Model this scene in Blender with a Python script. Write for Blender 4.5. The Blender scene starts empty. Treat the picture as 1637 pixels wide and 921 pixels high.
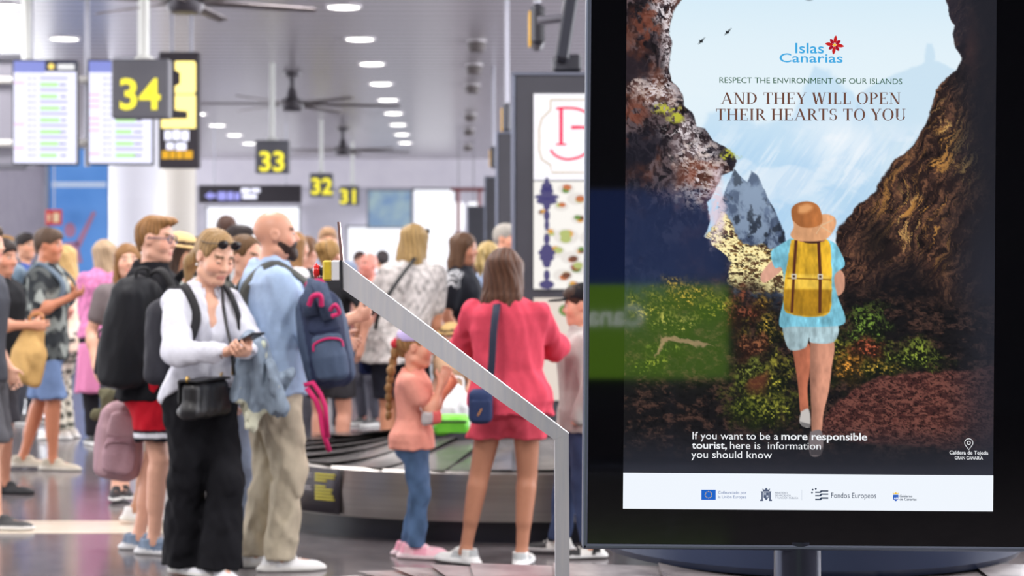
import bpy, math, random
import numpy as np
from mathutils import Vector, Matrix
random.seed(7)
SC = bpy.context.scene
COL = SC.collection
# ---------------------------------------------------------------- camera
F, HX, HY, EYE = 3000.0, 818.5, 415.0, 1.5     # focal length in pixels, image centre x, horizon y, eye height
cam = bpy.data.cameras.new('camera'); camo = bpy.data.objects.new('camera', cam); COL.objects.link(camo)
camo.location = (0, 0, EYE); camo.rotation_euler = (math.pi/2, 0, 0)
cam.sensor_width = 36; cam.lens = F/1637*36; cam.shift_y = -(460.5-HY)/1637
cam.clip_end = 300; cam.clip_start = .05
cam.dof.use_dof = True; cam.dof.focus_distance = 4.75; cam.dof.aperture_fstop = 4.2
SC.camera = camo
# ---------------------------------------------------------------- view, world, large lights
SC.view_settings.view_transform = 'Standard'; SC.view_settings.look = 'None'
SC.view_settings.exposure = 0.0; SC.view_settings.gamma = 1.0; SC.view_settings.use_curve_mapping = False
SC.cycles.use_denoising = True
SC.cycles.max_bounces = 7; SC.cycles.diffuse_bounces = 4; SC.cycles.glossy_bounces = 3
SC.cycles.transparent_max_bounces = 6; SC.cycles.sample_clamp_indirect = 4.0
w = bpy.data.worlds.new('world'); SC.world = w; w.use_nodes = True
w.node_tree.nodes['Background'].inputs[0].default_value = (.9, .93, 1, 1)
w.node_tree.nodes['Background'].inputs[1].default_value = .55
AX = -0.026                                     # the hall runs slightly to the left of the view axis
CEIL = 4.7
def area_light(x, y, sx, sy, power, col=(1, .97, .95), z=CEIL-.06):
    l = bpy.data.lights.new('added_area_light', 'AREA'); l.shape = 'RECTANGLE'; l.size = sx; l.size_y = sy
    l.energy = power; l.color = col
    o = bpy.data.objects.new('added_area_light', l); COL.objects.link(o); o.location = (x, y, z)
    return o
for yy, pw in ((1.2, 210), (6.0, 165), (10.5, 170), (15.0, 190), (20.0, 190)):  # unseen ceiling lights added to brighten the hall and the faces
    for xx in (-6.5, -1.6, 3.2):
        area_light(xx + AX*yy, yy, 1.4, 1.4, pw)
# unseen area lights added along both side walls to brighten ceiling and background
for xx, ry in ((-14.7, -math.pi/2), (8.7, math.pi/2)):
    o = area_light(xx, 33.0, 3.2, 54.0, 3100 if xx < 0 else 3900, (.95, .97, 1.0), 2.5); o.rotation_euler = (0, ry, 0)
# ---------------------------------------------------------------- helpers
def lin(c):
    c = np.asarray(c, dtype=float)/255.0
    return np.where(c <= .04045, c/12.92, ((c+.055)/1.055)**2.4)
def P(px, py, D): return Vector(((px-HX)/F*D, D, EYE+(HY-py)/F*D))
def FL(px, py):
    D = EYE*F/(py-HY); return Vector(((px-HX)/F*D, D, 0))
def rgba(c): return tuple(lin(c))+(1,)
MATS = {}
def mat(name, c, rough=.6, metal=0., c2=None, scale=(20, 20, 20), bump=0., emit=None, estr=0., spec=.5, detail=3, lo=.35, hi=.65, bscale=None, coat=0.):
    if name in MATS: return MATS[name]
    m = bpy.data.materials.new(name); m.use_nodes = True; nt = m.node_tree; b = nt.nodes['Principled BSDF']
    b.inputs['Base Color'].default_value = rgba(c); b.inputs['Roughness'].default_value = rough
    b.inputs['Metallic'].default_value = metal; b.inputs['Specular IOR Level'].default_value = spec
    b.inputs['Coat Weight'].default_value = coat
    if c2 is not None or bump:
        tc = nt.nodes.new('ShaderNodeTexCoord'); mp = nt.nodes.new('ShaderNodeMapping'); mp.inputs['Scale'].default_value = scale
        nt.links.new(tc.outputs['Object'], mp.inputs[0])
        nz = nt.nodes.new('ShaderNodeTexNoise'); nz.inputs['Scale'].default_value = 1; nz.inputs['Detail'].default_value = detail
        nt.links.new(mp.outputs[0], nz.inputs['Vector'])
        if c2 is not None:
            r = nt.nodes.new('ShaderNodeValToRGB'); r.color_ramp.elements[0].position = lo; r.color_ramp.elements[1].position = hi
            r.color_ramp.elements[0].color = rgba(c); r.color_ramp.elements[1].color = rgba(c2)
            nt.links.new(nz.outputs[0], r.inputs[0]); nt.links.new(r.outputs[0], b.inputs['Base Color'])
        if bump:
            bp = nt.nodes.new('ShaderNodeBump'); bp.inputs['Strength'].default_value = bump; bp.inputs['Distance'].default_value = .004
            nt.links.new(nz.outputs[0], bp.inputs['Height']); nt.links.new(bp.outputs[0], b.inputs['Normal'])
    if emit is not None:
        b.inputs['Emission Color'].default_value = rgba(emit); b.inputs['Emission Strength'].default_value = estr
    MATS[name] = m; return m
def attr_mat(name, rough=.6, emit=False, bump=0., spec=.4, var=.12, scale=(60, 60, 60)):
    """base colour (or a display's emission) from the mesh's own colour attribute, broken up by noise"""
    if name in MATS: return MATS[name]
    m = bpy.data.materials.new(name); m.use_nodes = True; nt = m.node_tree; b = nt.nodes['Principled BSDF']
    a = nt.nodes.new('ShaderNodeAttribute'); a.attribute_name = 'Col'
    b.inputs['Roughness'].default_value = rough; b.inputs['Specular IOR Level'].default_value = spec
    if emit:
        b.inputs['Base Color'].default_value = (.004, .004, .005, 1)
        nt.links.new(a.outputs['Color'], b.inputs['Emission Color']); b.inputs['Emission Strength'].default_value = 1
    else:
        tc = nt.nodes.new('ShaderNodeTexCoord'); mp = nt.nodes.new('ShaderNodeMapping'); mp.inputs['Scale'].default_value = scale
        nz = nt.nodes.new('ShaderNodeTexNoise'); nz.inputs['Scale'].default_value = 1; nz.inputs['Detail'].default_value = 3
        mr = nt.nodes.new('ShaderNodeMapRange'); mr.inputs['To Min'].default_value = 1-var; mr.inputs['To Max'].default_value = 1+var
        mx = nt.nodes.new('ShaderNodeVectorMath'); mx.operation = 'MULTIPLY'
        nt.links.new(tc.outputs['Object'], mp.inputs[0]); nt.links.new(mp.outputs[0], nz.inputs['Vector'])
        nt.links.new(nz.outputs[0], mr.inputs['Value']); nt.links.new(a.outputs['Color'], mx.inputs[0]); nt.links.new(mr.outputs[0], mx.inputs[1])
        nt.links.new(mx.outputs[0], b.inputs['Base Color'])
        if bump:
            bp = nt.nodes.new('ShaderNodeBump'); bp.inputs['Strength'].default_value = bump; bp.inputs['Distance'].default_value = .003
            nt.links.new(nz.outputs[0], bp.inputs['Height']); nt.links.new(bp.outputs[0], b.inputs['Normal'])
    MATS[name] = m; return m
def glow(name, c, s=1.0):
    if name in MATS: return MATS[name]
    m = mat(name, (8, 8, 8), .4, emit=c, estr=s); return m
def tag(o, label=None, cat=None, group=None, kind=None):
    if label: o['label'] = label
    if cat: o['category'] = cat
    if group: o['group'] = group
    if kind: o['kind'] = kind
    return o
def empty(name, loc, label, cat, group=None, rz=0.):
    o = bpy.data.objects.new(name, None); COL.objects.link(o); o.location = loc; o.rotation_euler = (0, 0, rz); o.empty_display_size = .1
    return tag(o, label, cat, group)
def mesh(name, verts, faces, m=None, parent=None, smooth=False, col=None, loc=None):
    me = bpy.data.meshes.new(name)
    if isinstance(verts, np.ndarray) and isinstance(faces, np.ndarray) and len(faces):
        k = faces.shape[1]
        me.vertices.add(len(verts)); me.vertices.foreach_set('co', np.ascontiguousarray(verts, dtype=np.float32).ravel())
        me.loops.add(faces.size); me.loops.foreach_set('vertex_index', np.ascontiguousarray(faces, dtype=np.int32).ravel())
        me.polygons.add(len(faces)); me.polygons.foreach_set('loop_start', np.arange(0, faces.size, k, dtype=np.int32))
        me.polygons.foreach_set('loop_total', np.full(len(faces), k, dtype=np.int32)); me.update(calc_edges=True)
    else:
        me.from_pydata([tuple(v) for v in verts], [], [tuple(int(i) for i in f) for f in faces])
    if smooth: me.polygons.foreach_set('use_smooth', np.ones(len(me.polygons), dtype=bool))
    if col is not None:
        a = me.attributes.new('Col', 'FLOAT_COLOR', 'POINT'); cc = np.ones((len(me.vertices), 4), dtype=np.float32); cc[:, :3] = col
        a.data.foreach_set('color', cc.ravel())
    if m: me.materials.append(m)
    o = bpy.data.objects.new(name, me); COL.objects.link(o)
    if parent: o.parent = parent
    if loc is not None: o.location = loc
    return o
class MB:
    """collects boxes, tubes, prisms of ONE part"""
    def __init__(s): s.v = []; s.f = []
    def add(s, v, f):
        n = len(s.v); s.v += [tuple(x) for x in v]; s.f += [tuple(i+n for i in q) for q in f]; return s
    def box(s, c, h, b=0.0, rot=None):
        """box centred c, half sizes h, chamfered by b"""
        c = Vector(c); pts = []; hx, hy, hz = h; b = min(b, .95*min(h))
        if b <= 0:
            pts = [(x, y, z) for x in (-hx, hx) for y in (-hy, hy) for z in (-hz, hz)]
            f = [(0, 1, 3, 2), (4, 6, 7, 5), (0, 4, 5, 1), (2, 3, 7, 6), (0, 2, 6, 4), (1, 5, 7, 3)]
        else:
            idx = {}; f = []
            for x in (-1, 1):
                for y in (-1, 1):
                    for z in (-1, 1):
                        for a in range(3):
                            p = [x*(hx-b), y*(hy-b), z*(hz-b)]; p[a] = (x*hx, y*hy, z*hz)[a]
                            idx[(x, y, z, a)] = len(pts); pts.append(tuple(p))
            for a in range(3):
                o1, o2 = (a+1) % 3, (a+2) % 3
                for sg in (-1, 1):
                    q = []
                    for u, v in ((-1, -1), (1, -1), (1, 1), (-1, 1)):
                        k = [0, 0, 0]; k[a] = sg; k[o1] = u; k[o2] = v; q.append(idx[(*k, a)])
                    f.append(tuple(q if sg > 0 else q[::-1]))
            for a in range(3):
                o1, o2 = (a+1) % 3, (a+2) % 3
                for u in (-1, 1):
                    for v in (-1, 1):
                        k0 = [0, 0, 0]; k0[a] = -1; k0[o1] = u; k0[o2] = v; k1 = list(k0); k1[a] = 1
                        q = [idx[(*k0, o1)], idx[(*k1, o1)], idx[(*k1, o2)], idx[(*k0, o2)]]
                        f.append(tuple(q if u*v < 0 else q[::-1]))
            for x in (-1, 1):
                for y in (-1, 1):
                    for z in (-1, 1):
                        q = [idx[(x, y, z, a)] for a in range(3)]
                        f.append(tuple(q if x*y*z > 0 else q[::-1]))
        R = rot if rot is not None else Matrix.Identity(3)
        return s.add([c + R @ Vector(p) for p in pts], f)
    def tube(s, pts, r, n=12, cap=True):
        pts = [Vector(p) for p in pts]; rr = r if isinstance(r, (list, tuple)) else [r]*len(pts)
        base = len(s.v); up = None; N = len(pts)
        for i, p in enumerate(pts):
            d = (pts[min(i+1, N-1)] - pts[max(i-1, 0)]).normalized()
            if up is None:
                up = d.orthogonal().normalized()
            up = (up - d*up.dot(d)).normalized(); q = d.cross(up)
            for k in range(n):
                a = 2*math.pi*k/n; s.v.append(tuple(p + rr[i]*(math.cos(a)*up + math.sin(a)*q)))
        for i in range(N-1):
            for k in range(n):
                s.f.append((base+i*n+k, base+i*n+(k+1) % n, base+(i+1)*n+(k+1) % n, base+(i+1)*n+k))
        if cap:
            s.f.append(tuple(base+k for k in range(n))[::-1]); s.f.append(tuple(base+(N-1)*n+k for k in range(n)))
        return s
    def prism(s, pts, y0, y1, map=None):
        """polygon in x-z extruded along y"""
        n = len(pts); A = [(x, y0, z) for x, z in pts]; B = [(x, y1, z) for x, z in pts]
        f = [tuple(range(n)), tuple(range(2*n-1, n-1, -1))] + [(i, i+n, (i+1) % n+n, (i+1) % n) for i in range(n)]
        return s.add(A+B, f)
    def lathe(s, prof, c=(0, 0, 0), n=32):
        b = len(s.v)
        for r, z in prof:
            for k in range(n): s.v.append((c[0]+r*math.cos(2*math.pi*k/n), c[1]+r*math.sin(2*math.pi*k/n), c[2]+z))
        for i in range(len(prof)-1):
            for k in range(n): s.f.append((b+i*n+k, b+i*n+(k+1) % n, b+(i+1)*n+(k+1) % n, b+(i+1)*n+k))
        if prof[0][0] > 1e-6: s.f.append(tuple(b+k for k in range(n))[::-1])
        if prof[-1][0] > 1e-6: s.f.append(tuple(b+(len(prof)-1)*n+k for k in range(n)))
        return s
    def build(s, name, m, parent=None, smooth=False, loc=None):
        o = mesh(name, s.v, s.f, m, parent, smooth, loc=loc)
        if smooth:
            try: o.data.set_sharp_from_angle(angle=math.radians(38))
            except Exception: pass
        return o
def text_mesh(txt, size, align='LEFT', bold=0.0, space=1.0, shear=0.0, extrude=0.0):
    """lettering outline as (verts, faces) in the x-y plane"""
    cu = bpy.data.curves.new('lettering', 'FONT'); cu.body = txt; cu.size = size; cu.align_x = align; cu.offset = bold; cu.space_character = space
    cu.shear = shear; cu.extrude = extrude; cu.resolution_u = 3
    o = bpy.data.objects.new('lettering', cu); COL.objects.link(o); dg = bpy.context.evaluated_depsgraph_get(); dg.update()
    me = bpy.data.meshes.new_from_object(o.evaluated_get(dg))
    v = [tuple(q.co) for q in me.vertices]; f = [tuple(p.vertices) for p in me.polygons]
    bpy.data.objects.remove(o); bpy.data.curves.remove(cu); bpy.data.meshes.remove(me)
    return v, f
# ---------------------------------------------------------------- distance-field modelling (bodies, clothes, bags)
def _v(a): return np.asarray(a, dtype=np.float32)
def rc(a, b, r1, r2):
    a, b = _v(a), _v(b); ab = b-a; L2 = max(float(ab@ab), 1e-9)
    def fn(Q):
        q = Q-a; t = np.clip(q@ab/L2, 0, 1); q = q-t[:, None]*ab
        return np.sqrt((q*q).sum(1))-(r1+(r2-r1)*t)
    r = max(r1, r2); return fn, np.minimum(a, b)-r, np.maximum(a, b)+r
def sph(c, r): return rc(c, _v(c)+_v((0, 0, 1e-4)), r, r)
def ell(c, r, R=None):
    c, r = _v(c), _v(r); R = np.eye(3, dtype=np.float32) if R is None else _v(R)
    def fn(Q):
        q = (Q-c)@R.T; k0 = np.sqrt(((q/r)**2).sum(1)); k1 = np.sqrt(((q/(r*r))**2).sum(1))+1e-6
        return k0*(k0-1)/k1
    e = np.sqrt(((R*r[:, None])**2).sum(0)); return fn, c-e, c+e
def loft(a, b, u, prof, cap=.03):
    """elliptic sections along a-b; prof rows are (t, half width along u, half depth, depth offset)"""
    a, b, u = _v(a), _v(b), _v(u); w_ = b-a; L = float(np.sqrt(w_@w_)); w_ = w_/L
    u = u-w_*(u@w_); u = u/np.sqrt(u@u); v = np.cross(w_, u)
    T = [p[0] for p in prof]; A_ = [p[1] for p in prof]; B_ = [p[2] for p in prof]; O_ = [p[3] if len(p) > 3 else 0. for p in prof]
    def fn(Q):
        q = Q-a; s = q@w_; t = np.clip(s/L, 0, 1); A = np.interp(t, T, A_).astype(np.float32); B = np.interp(t, T, B_).astype(np.float32)
        qu = q@u; qv = q@v-np.interp(t, T, O_).astype(np.float32); qw = s-t*L
        k0 = np.sqrt((qu/A)**2+(qv/B)**2+(qw/cap)**2); k1 = np.sqrt((qu/(A*A))**2+(qv/(B*B))**2+(qw/(cap*cap))**2)+1e-6
        return k0*(k0-1)/k1
    r = max(max(A_), max(B_)+max(abs(o) for o in O_))
    return fn, np.minimum(a, b)-r, np.maximum(a, b)+r
def rbox(c, h, r, R=None):
    c, h = _v(c), _v(h); R = np.eye(3, dtype=np.float32) if R is None else _v(R)
    def fn(Q):
        q = np.abs((Q-c)@R.T)-(h-r); o = np.maximum(q, 0)
        return np.sqrt((o*o).sum(1))+np.minimum(q.max(1), 0)-r
    e = np.sqrt(((R*h[:, None])**2).sum(0))*1.1; return fn, c-e, c+e
def plane(p, n):
    p, n = _v(p), _v(n); n = n/np.sqrt(n@n)
    return (lambda Q: (Q-p)@n), _v((-9, -9, -9)), _v((9, 9, 9))
def chain(pts, rad):
    return [rc(pts[i], pts[i+1], rad[i], rad[i+1]) for i in range(len(pts)-1)]
class Shape:
    def __init__(s): s.it = []; s.disp = None
    def u(s, prim, k=.02):
        if isinstance(prim, list):
            for p in prim: s.it.append(('u', p, k))
        else: s.it.append(('u', prim, k))
        return s
    def sub(s, prim, k=.01): s.it.append(('s', prim, k)); return s
    def cut(s, p, n, k=.004): s.it.append(('i', plane(p, n), k)); return s     # keeps the side opposite n
    def ev(s, Q, items=None):
        d = None
        for op, (fn, lo, hi), k in (s.it if items is None else items):
            v = fn(Q)
            if d is None: d = v; continue
            if op == 'u':
                h = np.maximum(k-np.abs(d-v), 0)/k; d = np.minimum(d, v)-h*h*k*.25
            else:
                if op == 's': v = -v
                h = np.maximum(k-np.abs(d-v), 0)/k; d = np.maximum(d, v)+h*h*k*.25
        if s.disp is not None: d = d+s.disp(Q)
        return d
    def mesh(s, h):
        lo = np.min([p[1] for op, p, k in s.it if op == 'u'], 0)-3*h-.01; hi = np.max([p[2] for op, p, k in s.it if op == 'u'], 0)+3*h+.01
        B = 10; n = np.ceil((hi-lo)/h/B).astype(int)*B+1; nb = (n-1)//B
        G = np.full(n, 1., dtype=np.float32); hd = h*B*.5*1.7321
        ci, cj, ck = np.meshgrid(*[np.arange(m) for m in nb], indexing='ij'); bc = np.stack([ci, cj, ck], -1).reshape(-1, 3)
        C = (lo+(bc+.5)*B*h).astype(np.float32)
        pv = [it[1][0](C) for it in s.it]
        U = [i for i, it in enumerate(s.it) if it[0] == 'u']
        dm = np.min([pv[i] for i in U], 0); kmax = max(it[2] for it in s.it)
        for i, it in enumerate(s.it):
            if it[0] == 'i': dm = np.maximum(dm, pv[i])
        pad = .012 if s.disp is not None else 0.
        inside = dm < -(hd*1.3+kmax+pad); near = (dm < hd*1.3+kmax+pad) & ~inside
        for b, c in zip(bc[inside], C[inside]):
            G[b[0]*B:b[0]*B+B+1, b[1]*B:b[1]*B+B+1, b[2]*B:b[2]*B+B+1] = -1
        r = np.arange(B+1); gi = np.stack(np.meshgrid(r, r, r, indexing='ij'), -1).reshape(-1, 3)
        umin = np.min([pv[i] for i in U], 0)
        for bi in np.nonzero(near)[0]:
            b = bc[bi]; Q = (lo+(gi+b*B)*h).astype(np.float32)
            its = [it for i, it in enumerate(s.it) if it[0] != 'u' or pv[i][bi] < umin[bi]+2.4*hd+it[2]]
            if its[0][0] != 'u': its = s.it
            G[b[0]*B:b[0]*B+B+1, b[1]*B:b[1]*B+B+1, b[2]*B:b[2]*B+B+1] = s.ev(Q, its).reshape(B+1, B+1, B+1)
        return nets(G, lo, h)
_CO = np.array([[i, j, k] for i in (0, 1) for j in (0, 1) for k in (0, 1)])
_ED = [(a, b) for a in range(8) for b in range(a+1, 8) if np.abs(_CO[a]-_CO[b]).sum() == 1]
def nets(G, lo, h):
    S = G < 0; n = np.array(G.shape)
    c8 = [S[i:n[0]-1+i, j:n[1]-1+j, k:n[2]-1+k] for i, j, k in _CO]
    cnt = np.zeros(n-1, dtype=np.int8)
    for c in c8: cnt += c
    act = np.argwhere((cnt > 0) & (cnt < 8)); idx = np.full(n-1, -1, dtype=np.int32); idx[act[:, 0], act[:, 1], act[:, 2]] = np.arange(len(act))
    val = np.stack([G[act[:, 0]+i, act[:, 1]+j, act[:, 2]+k] for i, j, k in _CO], 1)
    acc = np.zeros((len(act), 3), dtype=np.float32); m = np.zeros(len(act), dtype=np.float32)
    for a, b in _ED:
        va, vb = val[:, a], val[:, b]; x = (va < 0) != (vb < 0); t = va/np.where(x, va-vb, 1)
        p = _CO[a]+t[:, None]*(_CO[b]-_CO[a]); acc += np.where(x[:, None], p, 0); m += x
    V = lo+(act+acc/np.maximum(m, 1)[:, None])*h
    Fs = []
    for ax in range(3):
        sl0 = [slice(1, -1)]*3; sl1 = [slice(1, -1)]*3; sl0[ax] = slice(0, -1); sl1[ax] = slice(1, None)
        A, Bm = S[tuple(sl0)], S[tuple(sl1)]; e = np.argwhere(A != Bm)
        off = np.array([1, 1, 1]); off[ax] = 0; g = e+off; a1, a2 = [(1, 2), (2, 0), (0, 1)][ax]
        q = []
        for d1, d2 in ((-1, -1), (0, -1), (0, 0), (-1, 0)):
            c = g.copy(); c[:, a1] += d1; c[:, a2] += d2; q.append(idx[c[:, 0], c[:, 1], c[:, 2]])
        q = np.stack(q, 1); fl = ~A[e[:, 0], e[:, 1], e[:, 2]]; q[fl] = q[fl][:, ::-1]; Fs.append(q)
    Fq = np.concatenate(Fs); Fq = Fq[(Fq >= 0).all(1)]
    # one light smoothing pass
    for _ in range(1):
        acc = np.zeros_like(V); deg = np.zeros(len(V))
        for a in range(4):
            i, j = Fq[:, a], Fq[:, (a+1) % 4]
            for ax in range(3):
                acc[:, ax] += np.bincount(i, V[j, ax], len(V))+np.bincount(j, V[i, ax], len(V))
            deg += np.bincount(i, minlength=len(V))+np.bincount(j, minlength=len(V))
        V = V*.5+.5*acc/np.maximum(deg, 1)[:, None]
    return V.astype(np.float32), Fq
def wob(Q, f, s=0.):
    x, y, z = Q[:, 0]*f, Q[:, 1]*f, Q[:, 2]*f
    return (np.sin(x*1.3+2*np.sin(z*.9+s)+s)*np.sin(y*1.7+1.5*np.sin(x*.7+s))+np.sin(z*1.1+1.8*np.sin(y*1.2+x)+s*2)*.6)
def folds(amp=.004, f=22., s=0., st=(1, 1, .45)):
    st = _v(st)
    return lambda Q: amp*(wob(Q*st, f, s)+.5*wob(Q*st, f*2.1, s+2))
def sdf_obj(name, sh, h, m, parent=None, col=None, loc=None):
    V, Fq = sh.mesh(h)
    return mesh(name, V, Fq, m, parent, True, col=None if col is None else col(V), loc=loc)
# ---------------------------------------------------------------- people
SKIN = attr_mat('skin', .42, var=.07, scale=(40, 40, 40), spec=.35)
CLOTH = attr_mat('woven_cloth', .85, bump=.25, var=.10, scale=(55, 55, 55), spec=.2)
HAIRM = attr_mat('hair', .55, bump=.5, var=.45, scale=(150, 150, 14), spec=.22)
SHOEM = attr_mat('shoe_material', .6, bump=.15, var=.08, scale=(80, 80, 80))
LEATH = attr_mat('grained_leather', .42, bump=.3, var=.12, scale=(160, 160, 160), spec=.5)
BAGM = attr_mat('bag_fabric', .7, bump=.35, var=.15, scale=(90, 90, 90), spec=.35)
def nrm(v): v = np.asarray(v, dtype=float); return v/max(1e-9, np.sqrt(v@v))
def ik(a, b, l1, l2, pole):
    a, b, pole = np.asarray(a, float), np.asarray(b, float), np.asarray(pole, float)
    d = b-a; L = np.sqrt(d@d); d = d/L; L = min(max(L, abs(l1-l2)+.02), .998*(l1+l2)); x = (l1*l1-l2*l2+L*L)/(2*L)
    hh = math.sqrt(max(l1*l1-x*x, 0)); p = pole-d*(pole@d); p = nrm(p); return a+d*x+p*hh, a+d*L
def hexcol(c): return _v(lin(c))
T_ = (0., .12, .22, .38, .56, .74, .86, .95, 1.)
TOR = {'m': ((.125, .10, 0), (.166, .12, -.012), (.166, .118, -.01), (.152, .108, 0), (.160, .115, .004), (.178, .124, .006), (.172, .112, 0), (.125, .08, -.008), (.068, .062, -.008)),
       'f': ((.125, .10, 0), (.176, .125, -.018), (.168, .118, -.014), (.128, .096, 0), (.136, .10, .004), (.150, .108, .004), (.146, .096, 0), (.108, .07, -.008), (.058, .056, -.008))}
def ribbon(name, pts, wd, th, m, parent, center=None, normal=None, col=None, closed=False):
    """flat band following pts; its broad face looks away from center (or along normal)"""
    pts = [np.asarray(p, float) for p in pts]; N = len(pts); V = []; Fc = []
    for i, p in enumerate(pts):
        t = nrm(pts[min(i+1, N-1)]-pts[max(i-1, 0)])
        nv = np.asarray(normal, float) if normal is not None else p-np.asarray(center, float)
        nv = nv-t*(nv@t); nv = nrm(nv); sd = np.cross(t, nv)
        for a, b in ((-1, -1), (1, -1), (1, 1), (-1, 1)): V.append(p+sd*a*wd/2+nv*b*th/2)
    for i in range(N-1):
        for k in range(4): Fc.append((4*i+k, 4*i+(k+1) % 4, 4*i+4+(k+1) % 4, 4*i+4+k))
    Fc += [(3, 2, 1, 0), tuple(4*(N-1)+k for k in range(4))]
    return mesh(name, V, Fc, m, parent, True, col=None if col is None else np.tile(hexcol(col), (len(V), 1)))
def spline(pts, n=8):
    pts = [np.asarray(p, float) for p in pts]; q = [2*pts[0]-pts[1]]+pts+[2*pts[-1]-pts[-2]]; out = []
    for i in range(1, len(q)-2):
        for t in np.linspace(0, 1, n, endpoint=False):
            a, b, c, d = q[i-1:i+3]; out.append(.5*((2*b)+(c-a)*t+(2*a-5*b+4*c-d)*t*t+(3*b-a-3*c+d)*t**3))
    return out+[pts[-1]]
class Person:
    def __init__(s, label, px, D, H, face, sex='m', skin=(214, 160, 134), h=.012, girth=1., lean=(0, 0), hip=(0, 0), hands=None, feet=None,
                 head=(0, 0, 0), hoff=(0, 0, 0), hs=None, twist=0., shw=None, group=None, toes=(0, 0), name='person', leg=(0, 0), lips=(206, 136, 122), cat='person', down=False):
        s.down = down
        s.px, s.D, s.H, s.h, s.sex, s.g = px, D, H, h, sex, girth; k = s.k = H/1.75; s.skin = skin; s.lips = lips
        s.hs = hs or (.96 if sex == 'f' else 1.0)*(.35+.65*k)
        s.rz = math.radians(face)+math.pi; s.loc = Vector(((px-HX)/F*D, D, 0))
        s.root = empty(name, s.loc, label, cat, group, s.rz)
        s.pel = np.array((hip[0], hip[1], .93*k)); nz = H-.26*s.hs
        s.neck = np.array((hip[0]+lean[0], hip[1]+lean[1], nz-.5*(lean[0]**2+lean[1]**2)))
        s.w = nrm(s.neck-s.pel); s.bot = s.pel-s.w*.10*k; s.uu = np.array((1., 0, 0)); tw = math.radians(twist)
        s.us = np.array((math.cos(tw), math.sin(tw), 0.)); s.fs = np.array((-math.sin(tw), math.cos(tw), 0.))
        s.shw = (shw or (.178 if sex == 'm' else .155)*k)*(.5+.5*girth)
        s.sh = {q: s.neck-s.w*.080*k+s.us*s.shw*sg for q, sg in (('R', 1), ('L', -1))}
        y, p, r = [math.radians(a) for a in head]
        Rm = Matrix.Rotation(-y, 3, 'Z') @ Matrix.Rotation(-p, 3, 'X') @ Matrix.Rotation(r, 3, 'Y'); s.R = np.array(Rm.transposed())
        s.hc = s.neck+np.array((0, .022*k, .143*s.hs))+np.array(hoff)
        hands = hands or {}; s.hand = {}; s.el = {}; s.wr = {}
        for q, sg in (('R', 1), ('L', -1)):
            hd = dict(hands.get(q, {}))
            if 'at' in hd: t = s.L(*hd['at'])
            elif 'loc' in hd: t = np.array(hd['loc'])
            else: t = s.sh[q]+np.array((sg*.07*k, .06*k, -.50*k))
            pole = hd.get('pole', (sg*.5, -.8, -.25)); s.el[q], s.wr[q] = ik(s.sh[q], t, .285*k, .255*k, pole)
            s.hand[q] = hd
        s.hipj = {}; s.kn = {}; s.an = {}; s.td = {}
        for i, (q, sg) in enumerate((('R', 1), ('L', -1))):
            s.hipj[q] = s.pel+np.array((sg*.088*k, 0, -.02*k))
            if feet and feet[i] is not None:
                f = feet[i]; a = s.L(f[0], f[1], None) if len(f) == 2 and abs(f[0]) > 3 else np.array((f[0], f[1], 0.)); z = f[2] if len(f) > 2 else 0
            else: a = np.array((sg*.095*k, 0, 0.)); z = 0
            a[2] = .075*k+z; dy = math.radians(toes[i]); s.td[q] = np.array((math.sin(dy), math.cos(dy), 0.))
            s.kn[q], s.an[q] = ik(s.hipj[q], a, .425*k, .42*k, (sg*.10+leg[i], 1, 0))
    def L(s, px, py, dd=0.):
        wv = FL(px, py) if dd is None else P(px, py, s.D+dd)
        return np.array(Matrix.Rotation(-s.rz, 3, 'Z') @ (wv-s.loc))
    def W(s, v): return s.loc+Matrix.Rotation(s.rz, 3, 'Z') @ Vector(v)
    def hp(s, x, y, z): return s.hc+s.R.T@(np.array((x, y, z))*s.hs)
    def he(s, c, r): return ell(s.hp(*c), np.array(r)*s.hs, s.R)
    def hr(s, a, b, r1, r2): return rc(s.hp(*a), s.hp(*b), r1*s.hs, r2*s.hs)
    def torso(s, inf=0., t0=0., t1=1., fit=1., cap=.03):
        k = s.k; pr = [(a*k*s.g*(1 if i > 6 else fit)+inf, b*k*s.g+inf, o*k) for i, (a, b, o) in enumerate(TOR[s.sex])]
        return loft(s.bot, s.neck, s.uu if abs(s.us[1]) < .02 else nrm(s.uu+s.us), [(t,)+p for t, p in zip(T_, pr)], cap+inf*.5)
    def handshape(s, S, q):
        k = s.k*(1.0 if s.H > 1.4 else 1.1); sg = 1 if q == 'R' else -1; hd = s.hand[q]; fd = nrm(s.wr[q]-s.el[q])
        d = nrm(hd.get('dir', fd)); n = np.array(hd.get('n', (-sg*1., .25, 0)), float); n = nrm(n-d*(n@d)); sd = np.cross(d, n)*sg   # thumb side
        c = hd.get('curl', .35); W0 = s.wr[q]; pe = W0+d*.085*k
        S.u(loft(W0-d*.01*k, pe, sd, [(0, .026*k, .02*k), (.5, .038*k, .017*k), (1, .041*k, .014*k)], .012), .02)
        hd['grip'] = pe+n*.025*k
        for i in range(4):
            p = pe+sd*(.03-.02*i)*k; ln = (.072, .08, .075, .06)[i]*k; a = 0; r = (.0088, .009, .0086, .0078)[i]*k
            dd = nrm(d+sd*(.10-.065*i))
            for j, fr in enumerate((.45, .32, .23)):
                a += c*(.75, 1.15, .9)[j]; nx = p+(dd*math.cos(a)+n*math.sin(a))*ln*fr; S.u(rc(p, nx, r*(1-.1*j), r*(.9-.1*j)), .006); p = nx
        tb = W0+d*.03*k+sd*.03*k; tc = hd.get('thumb', .35); t1 = tb+nrm(d*.65+sd*.75+n*tc)*.042*k; t2 = t1+nrm(d*.95+sd*.25+n*tc*1.5)*.034*k
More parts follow.
